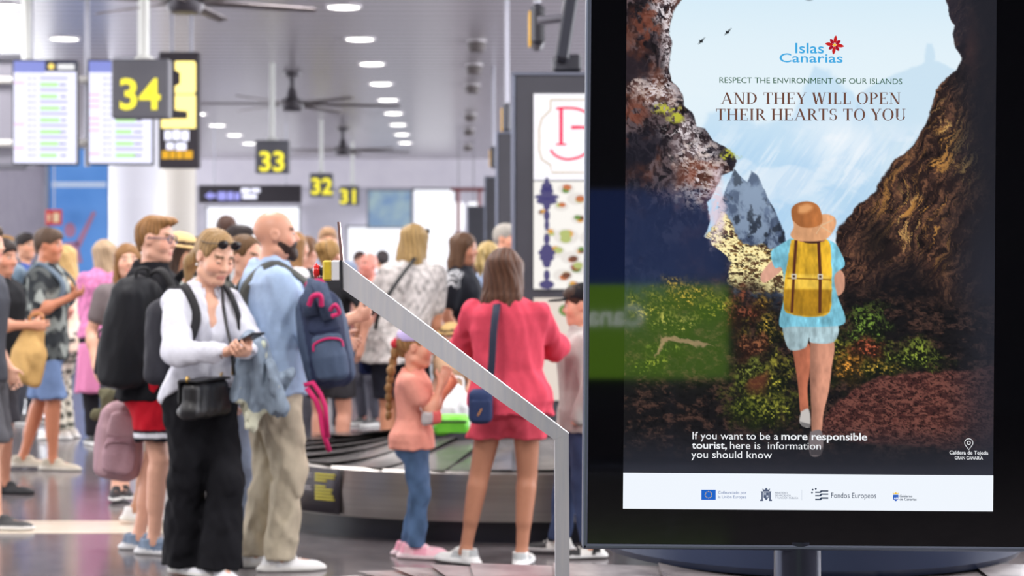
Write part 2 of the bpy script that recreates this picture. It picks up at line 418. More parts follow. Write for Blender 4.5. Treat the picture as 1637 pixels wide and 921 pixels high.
        S.u(rc(W0+d*.02*k+sd*.012*k, tb, .016*k, .014*k), .015).u(rc(tb, t1, .0125*k, .0105*k), .008).u(rc(t1, t2, .0105*k, .0085*k), .006)
    def body(s, fingers=True):
        k, g = s.k, s.g; f = s.sex == 'f'; S = Shape(); S.u(s.torso())
        for q, sg in (('R', 1), ('L', -1)):
            gl = .5+.5*g
            S.u(rc(s.sh[q], s.el[q], .05*k*gl, .039*k*gl), .04*k); S.u(rc(s.el[q], s.wr[q], .041*k*gl, .026*k), .01)
            S.u(ell(s.el[q]*.7+s.wr[q]*.3, (.043*k*gl, .043*k*gl, .05*k)), .03)
            if fingers: s.handshape(S, q)
            h_, kn, an = s.hipj[q], s.kn[q], s.an[q]
            S.u(rc(h_, kn, .086*k*g, .055*k*gl), .04*k); S.u(rc(kn, an, .05*k*gl, .033*k), .015); bk = nrm(np.cross(np.cross(an-kn, kn-h_+1e-4), an-kn)) if False else np.array((0, -1., 0))
            S.u(rc(kn*.85+an*.15+bk*.012*k, kn*.42+an*.58+bk*.014*k, .050*k*gl, .034*k), .03)
            S.u(rc(h_+bk*.045*k-np.array((0, 0, .01*k)), h_+bk*.03*k-np.array((0, 0, .07*k)), .085*k*g, .07*k*g), .04)
            td = s.td[q]; S.u(rc(an-td*.03*k-np.array((0, 0, .04*k)), an-np.array((0, 0, .005)), .03*k, .034*k), .02).u(rc(an-np.array((0, 0, .03*k)), an+td*.14*k-np.array((0, 0, .045*k)), .032*k, .022*k), .02)
            if f: S.u(ell(s.neck-s.w*.19*k+s.us*sg*.066*k+s.fs*.082*k*g, (.058*k, .05*k, .055*k)), .03)
        # neck and head
        S.u(rc(s.neck-s.w*.03*k, s.hp(0, -.018, -.04), (.058 if not f else .05)*k*(.6+.4*g), .052*s.hs*(1 if not f else .9)), .03)
        S.u(s.he((0, -.014, .03), (.074, .096, .086)), .02); S.u(s.he((0, .022, -.038), (.055 if f else .060, .067, .077)), .04); S.u(s.he((0, .066, -.094), (.026, .022, .018)), .025)
        for sg in (1, -1):
            S.u(s.he((sg*.041, .056, -.032), (.026, .027, .028)), .03); S.u(s.hr((sg*.055, .0, -.075), (sg*.02, .062, -.096), .018, .018), .02)
            S.sub(s.he((sg*.032, .104, .004), (.018, .02, .012)), .014)
        S.u(s.hr((.038, .074, .027), (-.038, .074, .027), .011, .011), .015)
        S.u(s.hr((0, .083, .012), (0, .104, -.026), .008, .0115), .010); S.u(s.hr((.011, .09, -.03), (-.011, .09, -.03), .009, .009), .008)
        S.u(s.hr((.016, .080, -.061), (-.016, .080, -.061), .009, .009), .010); S.u(s.hr((.011, .079, -.070), (-.011, .079, -.070), .010, .010), .010)
        for sg in (1, -1):
            S.u(s.he((sg*.078, -.008, -.004), (.009, .021, .032)), .006); S.sub(s.he((sg*.088, -.002, 0), (.008, .011, .018)), .004)
        S._lips = True
        base = hexcol(s.skin); lip = hexcol(s.lips); brow = hexcol(getattr(s, 'browc', (96, 70, 52)))
        def col(V):
            c = np.tile(base, (len(V), 1)); q = ((V-s.hc)@s.R.T)/s.hs; x, y, z = np.abs(q[:, 0]), q[:, 1], q[:, 2]
            l = (y > .06) & (x < .022) & (z < -.057) & (z > -.078); c[l] = lip
            b = (y > .05) & (x > .014) & (x < .05) & (z > .022-.25*(x-.03)**2*40) & (z < .034); c[b] = brow
            rd = ((y > .05) & (z < .0) & (z > -.05) & (x > .015)); c[rd] = c[rd]*_v((1.03, .93, .92))
            return c
        s.bodyo = sdf_obj('body', S, s.h, SKIN, s.root, col)
        for sg in (1, -1):
            n = 10; V = []; c = []; Fc = []; ce = s.hp(sg*.031, .0775, .005)
            for i in range(n+1):
                th = math.pi*i/n
                for j in range(12):
                    ph = 2*math.pi*j/12; d = np.array((math.sin(th)*math.cos(ph), math.cos(th), math.sin(th)*math.sin(ph)))
                    V.append(ce+s.R.T@(d*.0125*s.hs)); g = d@nrm((0, 1, -.62 if s.down else -.08)); c.append(hexcol(s.skin) if d[2] > (-.22 if s.down else .34) or d[2] < -.55 else hexcol((25, 18, 14) if g > .95 else (84, 78, 66) if g > .84 else (206, 196, 190)))
            for i in range(n):
                for j in range(12): Fc.append((i*12+j, i*12+(j+1) % 12, i*12+12+(j+1) % 12, i*12+12+j))
            mesh('eye', V, Fc, SKIN, s.root, True, col=np.array(c))
        return s
    # ---- clothing
    def garment(s, name, S, c, m=None, fold=.004, seed=0., colf=None, st=(1, 1, .5), freq=24., parent=None):
        if fold: S.disp = folds(fold, freq, seed+s.px*.01, st)
        b = hexcol(c); f = (lambda V: np.tile(b, (len(V), 1))) if colf is None else colf
        return sdf_obj(name, S, max(s.h, .008), m or CLOTH, s.root, f)
    def top(s, name, c, hem=.86, sl=.55, inf=.014, sw=.068, ew=.06, cuff=.045, fit=1., neck=.07, colf=None, fold=.004, bust=True, collar=None, vneck=0., m=None, hemslope=0.):
        """hem as a fraction of the height .. sleeve length sl: 1 reaches the elbow, 2 the wrist"""
        k = s.k; S = Shape(); S.u(s.torso(inf, fit=fit)); hz = hem*k
        if hz < s.bot[2]+.03:
            pr = TOR[s.sex][1]; S.u(loft((s.bot[0], s.bot[1], hz-.02), s.pel, s.uu, [(0, pr[0]*k*s.g+inf*1.6, pr[1]*k*s.g+inf*1.6, pr[2]*k), (1, pr[0]*k*s.g+inf, pr[1]*k*s.g+inf, pr[2]*k)]), .03)
        if s.sex == 'f' and bust:
            for sg in (1, -1): S.u(ell(s.neck-s.w*.19*k+s.us*sg*.064*k+s.fs*.082*k*s.g, (.064*k, .055*k, .062*k)), .05)
        for q in 'RL':
            a, e, w_ = s.sh[q], s.el[q], s.wr[q]; t = min(sl, 1.)
            if sl > 0:
                S.u(rc(a, a+(e-a)*t, sw*k, (sw+(ew-sw)*t)*k), .035)
                if sl > 1: S.u(rc(e, e+(w_-e)*(sl-1), ew*k, cuff*k), .02)
        S.cut((0, 0, hz), (0, hemslope, -1)); up = s.neck+s.w*.03
        S.sub(rc(s.neck-s.w*.005, s.neck+s.w*.2, neck*k, neck*k), .012)
        if vneck: S.sub(rc(s.neck+s.fs*.09*k, s.neck-s.w*vneck*k+s.fs*.15*k, .055*k, .03*k), .01)
        o = s.garment(name, S, c, fold=fold, colf=colf, m=m)
        if collar is not None:
            C = Shape()
            for i in range(16):
                a = math.radians(24+312*i/15); d = s.us*math.sin(a)+s.fs*math.cos(a); p = s.neck-s.w*.012*k-s.fs*.008*k+d*np.array((.072, .072, 0))*k-s.fs*.0
                p = p+s.w*(-.03*k*max(0, math.cos(a))+.012*k); C.u(rc(p+s.w*.022*k, p-s.w*.016*k+d*.018*k, .008*k, .011*k), .012)
            s.garment('collar', C, collar, fold=0)
        return o
    def pants(s, name, c, hem=.10, waist=.585, inf=.012, thigh=.098, knee=.07, ankle=.058, colf=None, fold=.004, m=None, pelv=1.):
        k, g = s.k, s.g; S = Shape(); S.u(s.torso(inf))
        for q, sg in (('R', 1), ('L', -1)):
            h_, kn, an = s.hipj[q], s.kn[q], s.an[q]; an = an+(an-kn)*.06
            S.u(rc(h_, kn, thigh*k*g, knee*k), .04); S.u(rc(kn, an, knee*k, ankle*k), .03)
            S.u(rc(h_+np.array((0, -.04*k, -.01*k)), h_+np.array((0, -.03*k, -.08*k)), (.085*g+inf)*k, (.075*g+inf)*k), .04)
        S.cut((0, 0, hem*k), (0, 0, -1)); wz = waist*s.H; S.cut((0, 0, wz), (s.w[0]*0, 0, 1))
        return s.garment(name, S, c, fold=fold, colf=colf, m=m, st=(1, 1, .8))
    def skirt(s, name, c, hem=.45, waist=.60, w0=.13, w1=.24, d1=.2, fold=.008, m=None, colf=None):
        k = s.k; wz = waist*s.H; S = Shape()
        S.u(loft((s.pel[0], s.pel[1], hem*k), (s.pel[0], s.pel[1], wz), s.uu, [(0, w1*k, d1*k, -.01), (.6, .2*k*s.g, .15*k*s.g, -.015), (1, w0*k*s.g+.02, w0*.8*k*s.g+.015, 0)], .02)).cut((0, 0, hem*k), (0, 0, -1))
        return s.garment(name, S, c, fold=fold, st=(1, 1, .12), m=m, colf=colf)
    def shoes(s, c, sole=(235, 233, 230), name='shoe', high=.0, accent=None, slim=1., sole_h=.024, big=1.):
        k = s.k*big
        for q, sg in (('R', 1), ('L', -1)):
            an, td = s.an[q], s.td[q]; sd = np.array((td[1], -td[0], 0)); R = np.stack([sd, td, (0, 0, 1.)]); b = np.array((an[0], an[1], an[2]-.075*s.k)); S = Shape()
            at = lambda x, y, z: b+(sd*x+td*y)*k+np.array((0, 0, z*k))
            for a, r in ((-.055, .033), (0., .034), (.07, .042), (.13, .043), (.17, .036)):
                S.u(ell(at(0, a, .012), (r*k*1.12*slim, .06*k, .024*k), R), .02)
            S.u(loft(at(0, -.052, .03), at(0, .165, .022), (0, 0, 1), [(0, .052*k, .032*k), (.3, .05*k, .035*k), (.6, .036*k, .042*k), (1, .022*k, .034*k)], .035*k), .02)
            S.u(rc(at(0, -.03, .04), at(0, -.028, .078+high), .041*k, .044*k), .02); S.u(ell(at(0, .03, .07), (.025*k, .05*k, .022*k), R), .02)
            S.cut((0, 0, b[2]+.001), (0, 0, -1)).cut(at(0, 0, .088+high), (0, .0, 1)).sub(rc(at(0, -.03, .085+high), at(0, -.03, .2), .034*k, .034*k), .006)
            bc, sc, ac = hexcol(c), hexcol(sole), hexcol(accent or c)
            def col(V, b=b, td=td, sd=sd):
                y = ((V-b)@td)/k; z = (V[:, 2]-b[2])/k; cc = np.tile(bc, (len(V), 1))
                if accent: cc[(y > .0) & (y < .075) & (z < .065)] = ac; cc[(y < -.055)] = ac
                cc[z < sole_h+.012*(y < -.02)] = sc; return cc
            so = sdf_obj(name, S, max(.006, s.h*.7), SHOEM, s.root, col)
            L_ = MB()
            for i in range(4):
                y = .03+.022*i; z = .098-.012*i; L_.tube([at(-.02, y, z-.012), at(-.008, y+.004, z-.002), at(.008, y+.004, z-.002), at(.02, y, z-.012)], .0035*k, 6)
            if s.h < .011: L_.build('laces', mat('shoe_lace', (228, 226, 222), .8), so, True)
    def sandals(s, c=(150, 112, 78)):
        k = s.k
        for q in 'RL':
            an, td = s.an[q], s.td[q]; sd = np.array((td[1], -td[0], 0)); R = np.stack([sd, td, (0, 0, 1.)]); b = np.array((an[0], an[1], an[2]-.075*k)); S = Shape()
            for a, r in ((-.055, .034), (.0, .035), (.07, .042), (.13, .043), (.165, .036)): S.u(ell(b+td*a*k+np.array((0, 0, .01)), (r*k*1.1, .06*k, .014), R), .02)
            S.cut((0, 0, b[2]+.001), (0, 0, -1)); S.u(rc(b+sd*.045*k+td*.09*k+np.array((0, 0, .02)), b-sd*.045*k+td*.10*k+np.array((0, 0, .02)), .012, .012), .01)
            S.u(loft(b+td*.085*k+np.array((0, 0, .03)), b+td*.11*k+np.array((0, 0, .026)), sd, [(0, .044*k, .034*k), (1, .044*k, .03*k)], .012), .01); S.cut((0, 0, b[2]+.001), (0, 0, -1))
            sdf_obj('sandal', S, .008, LEATH, s.root, lambda V: np.tile(hexcol(c), (len(V), 1)))
    # ---- head things
    def hair(s, style, c, L=.2, vol=1., tail=None, face=1.):
        S = Shape(); v = vol; S.u(s.he((0, -.016, .034), (.082*v, .104*v, .091*v)))
        fx = .07*face
        if style == 'short':
            S.u(s.he((0, .012, .068), (.066, .088, .056)), .02); S.u(s.hr((0, -.07, -.01), (0, -.06, -.06), .045, .03), .03)
            S.sub(s.he((0, .125, -.045), (.09, .108, .105)), .012); S.cut(s.hp(0, -.08, -.075), s.R.T@np.array((0, .25, -1)))
            for sg in (1, -1): S.sub(s.he((sg*.088, .012, -.03), (.024, .034, .046)), .01)
        elif style == 'quiff':
            S.it = []; S.u(s.he((0, -.018, .03), (.0775, .099, .087))); S.u(s.he((0, .02, .088), (.058, .088, .036)), .02); S.u(s.he((.01, .082, .094), (.042, .036, .024)), .02); S.u(s.hr((0, -.07, -.01), (0, -.065, -.055), .04, .028), .03)
            S.sub(s.he((0, .122, -.022), (.092, .112, .114)), .01); S.cut(s.hp(0, -.08, -.07), s.R.T@np.array((0, .25, -1)))
            for sg in (1, -1): S.sub(s.he((sg*.088, .016, -.035), (.028, .04, .056)), .01)
        elif style in ('long', 'bob'):
            fl = 1.15 if style == 'bob' else 1.
            S.u(loft(s.hp(0, -.03, .04), s.hp(0, -.055, -L), s.R[0], [(0, .08*v, .085*v), (.5, .092*fl*v*s.hs, .075*v*s.hs), (.85, .094*fl*v*s.hs, .062*v*s.hs), (1, .072*fl*v*s.hs, .035*v*s.hs)], .03), .03)
            for sg in (1, -1): S.u(rc(s.hp(sg*.066, .015, .035), s.hp(sg*.08*fl, .0, -L*.9), .026*v*s.hs, .02*s.hs), .03)
            for i in range(7):
                a = -1.2+.4*i; S.u(rc(s.hp(.08*math.sin(a)*fl, -.055-.045*math.cos(a), -L*.55), s.hp(.082*math.sin(a)*fl, -.055-.03*math.cos(a), -L-.02+.022*((i*5) % 3-1)), .018, .006), .02)
            S.sub(s.he((0, .125, -.05), (fx, .115, .11)), .012); S.sub(s.he((0, .03, -.17), (.052, .1, .10)), .02)
        elif style in ('pony', 'bun', 'tied'):
            S.sub(s.he((0, .122, -.02), (.092, .116, .119)), .012); S.u(s.hr((0, -.07, -.0), (0, -.07, -.05), .05, .03), .03)
            S.sub(s.he((0, -.02, -.13), (.12, .2, .055)), .02)
            for sg in (1, -1): S.sub(s.he((sg*.088, .012, -.03), (.022, .03, .044)), .01)
            if style == 'bun': S.u(s.he((0, -.115, .05), (.05, .045, .05)), .012)
            elif style == 'pony':
                pts = tail or [(0, -.11, .045), (0, -.155, .02), (0, -.16, -.08), (0, -.145, -L)]
                S.u(chain([s.hp(*p) for p in pts], [r*s.hs for r in np.linspace(.03, .036, len(pts)-1)]+[.012]), .02)
        hc = s.hc; R = s.R; hs = s.hs; amp = .0025
        def disp(Q):
            q = (Q-hc)@R.T.astype(np.float32)/hs; a = np.arctan2(q[:, 0], -q[:, 1]+.02); fr_ = np.clip(.55-q[:, 1]*6, .15, 1); return (fr_*amp*np.sin(a*34+5*np.sin(q[:, 2]*22)+3*np.sin(a*5))+fr_*.003*np.sin(a*9+q[:, 2]*30)).astype(np.float32)
        S.disp = disp; b = hexcol(c)
        def col(V):
            q = (V-hc)@R.T/hs; a = np.arctan2(q[:, 0], -q[:, 1]); m_ = .5+.5*np.sin(a*23+4*np.sin(q[:, 2]*9)); return b*(.72+.5*m_[:, None])
        s.hairo = sdf_obj('hair', S, max(.006, s.h*.75), HAIRM, s.root, col); return s
    def beard(s, c):
        S = Shape(); S.u(s.he((0, .026, -.046), (.069, .076, .080))).u(s.he((0, .07, -.098), (.036, .034, .034)), .02)
        S.cut(s.hp(0, 0, -.006), s.R.T@np.array((0, .32, 1.))); S.cut(s.hp(0, -.004, -.05), s.R.T@np.array((0, -1, .25))); S.sub(s.he((0, .11, -.06), (.024, .03, .012)), .004); S.sub(s.he((0, .02, -.16), (.05, .05, .05)), .02)
        S.disp = folds(.0015, 150.); b = hexcol(c); sdf_obj('beard', S, .005, HAIRM, s.root, lambda V: np.tile(b, (len(V), 1)))
    def glasses(s, c=(30, 34, 60), up=False):
        G = MB(); o = (0, .0, 0) if not up else (0, -.012, .083)
        rims = MB()
        for sg in (1, -1):
            ring = []
            for i in range(17):
                a = 2*math.pi*i/16; ring.append(s.hp(sg*(.034+.026*math.cos(a)), .098+o[1]-.006*abs(math.cos(a)), .004+o[2]+.02*math.sin(a)))
            rims.tube(ring, .0028, 6, False); rims.tube([s.hp(sg*.06, .094+o[1], .008+o[2]), s.hp(sg*.082, .04, .008+o[2]*.8), s.hp(sg*.083, -.015, .004+o[2]*.7)], .0025, 6)
        rims.tube([s.hp(-.01, .1+o[1], .008+o[2]), s.hp(.01, .1+o[1], .008+o[2])], .0025, 6)
        fr = rims.build('sunglasses' if up else 'glasses', mat('spectacle_frame_%d_%d' % (c[0], c[2]), c, .3), s.root, True)
        if up:
            for sg in (1, -1):
                S = Shape().u(ell(s.hp(sg*.034, .095+o[1], .004+o[2]), np.array((.027, .006, .021))*s.hs, s.R)); sdf_obj('lens', S, .004, mat('dark_lens', (28, 22, 22), .12), fr)
    def straw_hat(s, c=(205, 168, 110), brim=.15, band=(60, 44, 36)):
        S = Shape(); S.u(s.he((0, -.012, .075), (.092, .108, .062))); S.u(s.he((0, -.005, .052), (brim, brim*1.05, .012)), .02)
        S.disp = folds(.0015, 120.); b, bb = hexcol(c), hexcol(band)
        def col(V):
            q = (V-s.hc)@s.R.T/s.hs; cc = np.tile(b, (len(V), 1)); r = np.sqrt(q[:, 0]**2+q[:, 1]**2); cc[(q[:, 2] > .062) & (q[:, 2] < .085) & (r > .08)] = bb; return cc
        sdf_obj('hat', S, .008, CLOTH, s.root, col)
    def cap(s, c, brim=True, visor=False, name='cap'):
        S = Shape()
        if visor: S.u(s.he((0, -.014, .05), (.088, .11, .02)))
        else: S.u(s.he((0, -.016, .04), (.086, .108, .092))).cut(s.hp(0, 0, .035), s.R.T@np.array((0, .15, -1)))
        if brim: S.u(s.he((0, .125, .04), (.07, .075, .008)), .012)
        b = hexcol(c); sdf_obj(name, S, max(.006, s.h*.8), CLOTH, s.root, lambda V: np.tile(b, (len(V), 1)))
def strap_pts(p, q, back=-.10, fr=.10, up=.02, bz=.30, fz=.26, x=.115):
    """pack strap over shoulder q of person p: from behind over the top to the front"""
    sg = 1 if q == 'R' else -1; k = p.k; u, f, w_ = p.us, p.fs, p.w; n = p.neck; X = u*sg*x*k; g = p.g
    return spline([n-w_*bz*k+X*1.15+f*(back-.045)*k*g, n-w_*.12*k+X+f*(back-.03)*k*g, n-w_*(.028-up)*k+X+f*-.045*k, n-w_*(.028-up)*k+X+f*.035*k, n-w_*.13*k+X+f*(fr+.03)*k*g, n-w_*fz*k+X*1.25+f*(fr+.015)*k*g, n-w_*(fz+.08)*k+X*1.7+f*.02*k], 5)
def backpack(name, label, loc, rz, w, d, ht, c, c2=None, trim=None, cat='backpack', group=None, sag=.0, tilt=None, h=.009, straps=None, handle=True, m=None, pocket=True):
    """pack whose back panel faces +y, bottom at its origin"""
    m = m or BAGM; r = empty(name, loc, label, cat, group, rz)
    if tilt is not None: r.rotation_euler = (tilt[0], tilt[1], rz)
    S = Shape(); S.u(loft((0, 0, .05), (0, .0, ht-.05), (1, 0, 0), [(0, w*.46, d*.48), (.25, w*.5, d*.5), (.7, w*.47, d*.44), (1, w*.36, d*.33, .02)], .055)); S.u(rbox((0, d*.1, ht*.47), (w*.44, d*.30, ht*.44), .04), .04)
    S.disp = folds(.004, 26., w*31); b = hexcol(c); b2 = hexcol(c2 or c)
    def col(V):
        cc = np.tile(b, (len(V), 1)); cc[np.abs(V[:, 0]) > w*.40] = b2; return cc
    sdf_obj('main_compartment', S, h, m, r, col)
    if pocket:
        S = Shape(); S.u(loft((0, -d*.42, .06), (0, -d*.38, ht*.50), (1, 0, 0), [(0, w*.34, d*.18), (.5, w*.36, d*.22), (1, w*.3, d*.14)], .03)); S.disp = folds(.003, 30., 3.)
        po = sdf_obj('front_pocket', S, h, m, r, lambda V: np.tile(b2, (len(V), 1)))
        z = MB().tube(spline([(-w*.30, -d*.50, ht*.40), (-w*.26, -d*.52, ht*.47), (0, -d*.56, ht*.505), (w*.26, -d*.52, ht*.47), (w*.30, -d*.50, ht*.40)], 5), .005, 6); z.build('zip', mat('zip_%d' % (trim or c)[0], trim or tuple(int(x*.6) for x in c), .5), po, True)
        S = Shape(); S.u(loft((0, -d*.36, ht*.60), (0, -d*.30, ht*.82), (1, 0, 0), [(0, w*.33, d*.13), (1, w*.27, d*.12)], .03)); sdf_obj('upper_pocket', S, h, m, r, lambda V: np.tile(b, (len(V), 1)))
    tb = mat('strap_%d_%d_%d' % (trim or c), trim or c, .8, bump=.2, scale=(150, 150, 150))
    if handle: MB().tube(spline([(-.04, d*.2, ht-.02), (-.035, d*.2, ht+.035), (.035, d*.2, ht+.035), (.04, d*.2, ht-.02)], 5), .009, 8).build('handle', tb, r, True)
    return r, tb
# ---------------------------------------------------------------- the hall
def struct(o): o['kind'] = 'structure'; return o
fm = mat('polished_terrazzo', (90, 85, 88), .17, c2=(108, 102, 104), scale=(9, 9, 9), detail=8, spec=.6)
XL, XR, Y0, Y1 = -15.0, 9.0, -9.0, 64.0
struct(MB().box(((XL+XR)/2, (Y0+Y1)/2, -.05), (14, 38, .05)).build('floor', fm))
cm = bpy.data.materials.new('ceiling_slats'); cm.use_nodes = True; nt = cm.node_tree; b = nt.nodes['Principled BSDF']
tc = nt.nodes.new('ShaderNodeTexCoord'); sp = nt.nodes.new('ShaderNodeSeparateXYZ'); nt.links.new(tc.outputs['Object'], sp.inputs[0])
mt = nt.nodes.new('ShaderNodeMath'); mt.operation = 'MULTIPLY'; mt.inputs[1].default_value = 2*math.pi/.45; nt.links.new(sp.outputs['Y'], mt.inputs[0])
sn = nt.nodes.new('ShaderNodeMath'); sn.operation = 'SINE'; nt.links.new(mt.outputs[0], sn.inputs[0])
rp = nt.nodes.new('ShaderNodeValToRGB'); rp.color_ramp.elements[0].position = .0; rp.color_ramp.elements[1].position = .35
rp.color_ramp.elements[0].color = rgba((176, 170, 176)); rp.color_ramp.elements[1].color = rgba((214, 208, 216)); nt.links.new(sn.outputs[0], rp.inputs[0])
nt.links.new(rp.outputs[0], b.inputs['Base Color']); b.inputs['Roughness'].default_value = .27; b.inputs['Metallic'].default_value = .3
struct(MB().box(((XL+XR)/2, (Y0+Y1)/2, CEIL+.05), (14, 38, .05)).build('ceiling', cm))
wl = mat('pale_wall_paint', (214, 210, 222), .7, c2=(222, 218, 228), scale=(1.5, 1.5, 1.5))
wg = mat('grey_wall_panels', (172, 168, 182), .6, c2=(182, 178, 190), scale=(2, 2, 2))
dk = mat('dark_wall', (46, 46, 54), .7, c2=(54, 54, 60), scale=(2, 2, 2))
struct(MB().box((XL-.1, (Y0+Y1)/2, CEIL/2), (.1, 38, CEIL/2)).build('wall_left', wg))
struct(MB().box((XR+.1, (Y0+Y1)/2, CEIL/2), (.1, 38, CEIL/2)).build('wall_right', wl))
struct(MB().box(((XL+XR)/2, Y0-.1, CEIL/2), (14, .1, CEIL/2)).build('wall_back', dk))
struct(MB().box(((XL+XR)/2, Y1+.1, CEIL/2), (14, .1, CEIL/2)).build('wall_far', wl))
# cream stripe set into the floor
s0, s1 = FL(0, 853), FL(0, 833)
struct(MB().box((-5.6, (s0.y+s1.y)/2, .001), (4.3, (s1.y-s0.y)/2, .0012)).build('trim_1', mat('cream_floor_stripe', (226, 214, 196), .25, c2=(216, 204, 186), scale=(5, 5, 5))))
# far daylight windows; the last is a plain white wall given an added glow
day = glow('window_or_wall_glow', (247, 248, 255), 1.35)
pnl = mat('window_frame_metal', (150, 150, 160), .4, .5)
def far_window_or_wall(n, px0, px1, py0, py1, D, cols=3):
    a, c = P(px0, py0, D), P(px1, py1, D); wd = (c.x-a.x)/2; ht = (a.z-c.z)/2; cx, cz = (a.x+c.x)/2, (a.z+c.z)/2
    g = struct(MB().box((cx, D, cz), (wd, .02, ht)).build('window_%d' % n, day))
    fr = MB()
    for i in range(cols+1): fr.box((cx-wd+2*wd*i/cols, D-.04, cz), (.035, .04, ht+.03))
    for z in (cz-ht, cz+ht): fr.box((cx, D-.04, z), (wd+.03, .04, .035))
    fr.build('window_frame', pnl, g); return g
far_window_or_wall(1, 555, 655, 362, 440, 63.5, 1); far_window_or_wall(2, 660, 728, 302, 450, 63.4, 1); far_window_or_wall(3, 330, 480, 330, 420, 63.5, 1)
# lower ceiling bulkhead at the far end
a, c = P(250, 262, 60), P(800, 300, 60)
struct(MB().box(((a.x+c.x)/2+1, 60, (CEIL+c.z)/2), (9, .25, (CEIL-c.z)/2)).build('trim_2', wl))
# columns
def column(n, px, wpx, D, c):
    x = (px-HX)/F*D; r = wpx/2/F*D
    o = MB().lathe([(r*1.08, 0), (r*1.08, .14), (r, .16), (r, 2.45), (r*1.01, 2.47), (r*1.01, 2.5), (r, 2.52), (r, CEIL-.01)], (x, D, 0), 48).build('column', mat('column_paint_%d' % n, c, .35, spec=.5), None, True)
    tag(o, ('round white column behind the departure screens', 'cream round column right of the white one, below the yellow sign')[n], 'column'); return o
column(0, 215, 80, 30, (238, 238, 248)); column(1, 285, 56, 39, (236, 228, 216))
# blue mural on a partition, red equipment sign
def board(name, label, cat, px0, px1, py0, py1, D, m, th=.06, frame=None):
    a, c = P(px0, py0, D), P(px1, py1, D); cx, cz, wd, ht = (a.x+c.x)/2, (a.z+c.z)/2, (c.x-a.x)/2, (a.z-c.z)/2
    r = empty(name, (cx, D, cz-ht), label, cat)
    MB().box((0, 0, ht), (wd, th/2, ht), .012).build('panel', m, r)
    if frame:
        f = MB()
        for sx in (-1, 1): f.box((sx*wd, -.01, ht), (.03, th/2+.02, ht+.03), .008)
        for z in (0, 2*ht): f.box((0, -.01, z), (wd+.03, th/2+.02, .03), .008)
        f.build('frame', frame, r)
    return r, wd, ht
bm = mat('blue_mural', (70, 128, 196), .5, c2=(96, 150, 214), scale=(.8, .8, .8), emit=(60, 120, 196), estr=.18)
r, wd, ht = board('mural_wall', 'large blue wall mural showing a cheering figure with raised arm', 'mural', 78, 178, 236, 470, 33, bm, .2, mat('mural_edge', (120, 130, 150), .5))
def to_loc(px, py, D, r): v = P(px, py, D)-r.location; return (v.x, v.z)
def disc(cx, cz, rx, rz, n=20): return [(cx+rx*math.cos(2*math.pi*i/n), cz+rz*math.sin(2*math.pi*i/n)) for i in range(n)]
fig = MB(); cx, cz = to_loc(114, 368, 33, r); fig.prism(disc(cx, cz, .1, .13), -.105, -.102)
fig.prism([to_loc(*q, 33, r) for q in ((122, 390), (150, 338), (156, 340), (130, 396))], -.105, -.102); fig.prism([to_loc(*q, 33, r) for q in ((104, 388), (126, 386), (134, 420), (98, 420))], -.105, -.102)
fig.build('printed_figure', mat('mural_figure', (170, 120, 150), .6), r)
MB().prism([to_loc(*q, 33, r) for q in ((85, 291), (172, 291), (172, 300), (85, 300))], -.104, -.101).build('printed_line', mat('mural_white', (190, 208, 232), .6), r)
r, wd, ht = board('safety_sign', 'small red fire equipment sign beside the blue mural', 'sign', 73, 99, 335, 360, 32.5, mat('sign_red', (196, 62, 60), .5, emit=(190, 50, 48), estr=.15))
MB().box((.05, -.04, ht*.95), (.05, .006, ht*.6), .004).tube([(-.07, -.04, ht*.5), (-.07, -.04, ht*1.4)], .02, 8).build('pictogram', mat('sign_cream', (240, 214, 170), .5), r)
MB().tube([(0, .03, 2*ht), (0, .03, CEIL-r.location.z)], .012, 8).build('hanger', pnl, r)
# far mural, mixed colours
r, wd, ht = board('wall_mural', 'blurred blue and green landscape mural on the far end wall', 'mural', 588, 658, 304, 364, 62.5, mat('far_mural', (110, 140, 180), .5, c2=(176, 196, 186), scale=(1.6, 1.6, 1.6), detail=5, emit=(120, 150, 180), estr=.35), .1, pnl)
# dark wayfinding banner with an arrow
dm = mat('sign_charcoal', (58, 54, 60), .5, spec=.3); am = glow('lit_letter_white', (236, 236, 255), 1.5); ym = glow('lit_letter_yellow', (255, 240, 60), 1.25); bl = glow('lit_letter_blue', (170, 170, 255), 1.0)
r, wd, ht = board('hanging_banner_sign', 'long charcoal hanging sign with blue arrow and white lettering, beyond number 33', 'sign', 318, 482, 296, 325, 44, dm, .12)
s_ = 44/F
def px2(px, py): return ((px-HX)*s_-r.location.x, EYE+(HY-py)*s_-r.location.z)
MB().prism([px2(*q) for q in ((328, 313), (338, 306), (338, 310), (346, 310), (346, 316), (338, 316), (338, 320))], -.068, -.062).build('arrow', bl, r)
tm = MB()
for x0, x1, y0, y1 in ((349, 362, 307, 320), (364, 374, 307, 320), (376, 384, 308, 320)): tm.prism([px2(x0, y1), px2(x1, y1), px2(x1, y0), px2(x0, y0)], -.068, -.062)
tm.build('lettering', bl, r); tm = MB()
for x0, x1, y0, y1 in ((386, 400, 301, 309), (402, 416, 301, 308), (388, 411, 311, 318)): tm.prism([px2(x0, y1), px2(x1, y1), px2(x1, y0), px2(x0, y0)], -.068, -.062)
tm.build('lettering', am, r)
for q_ in (-.7, .7): MB().tube([(wd*q_, 0, 2*ht), (wd*q_, 0, CEIL-r.location.z)], .02, 8).build('hanger', pnl, r)
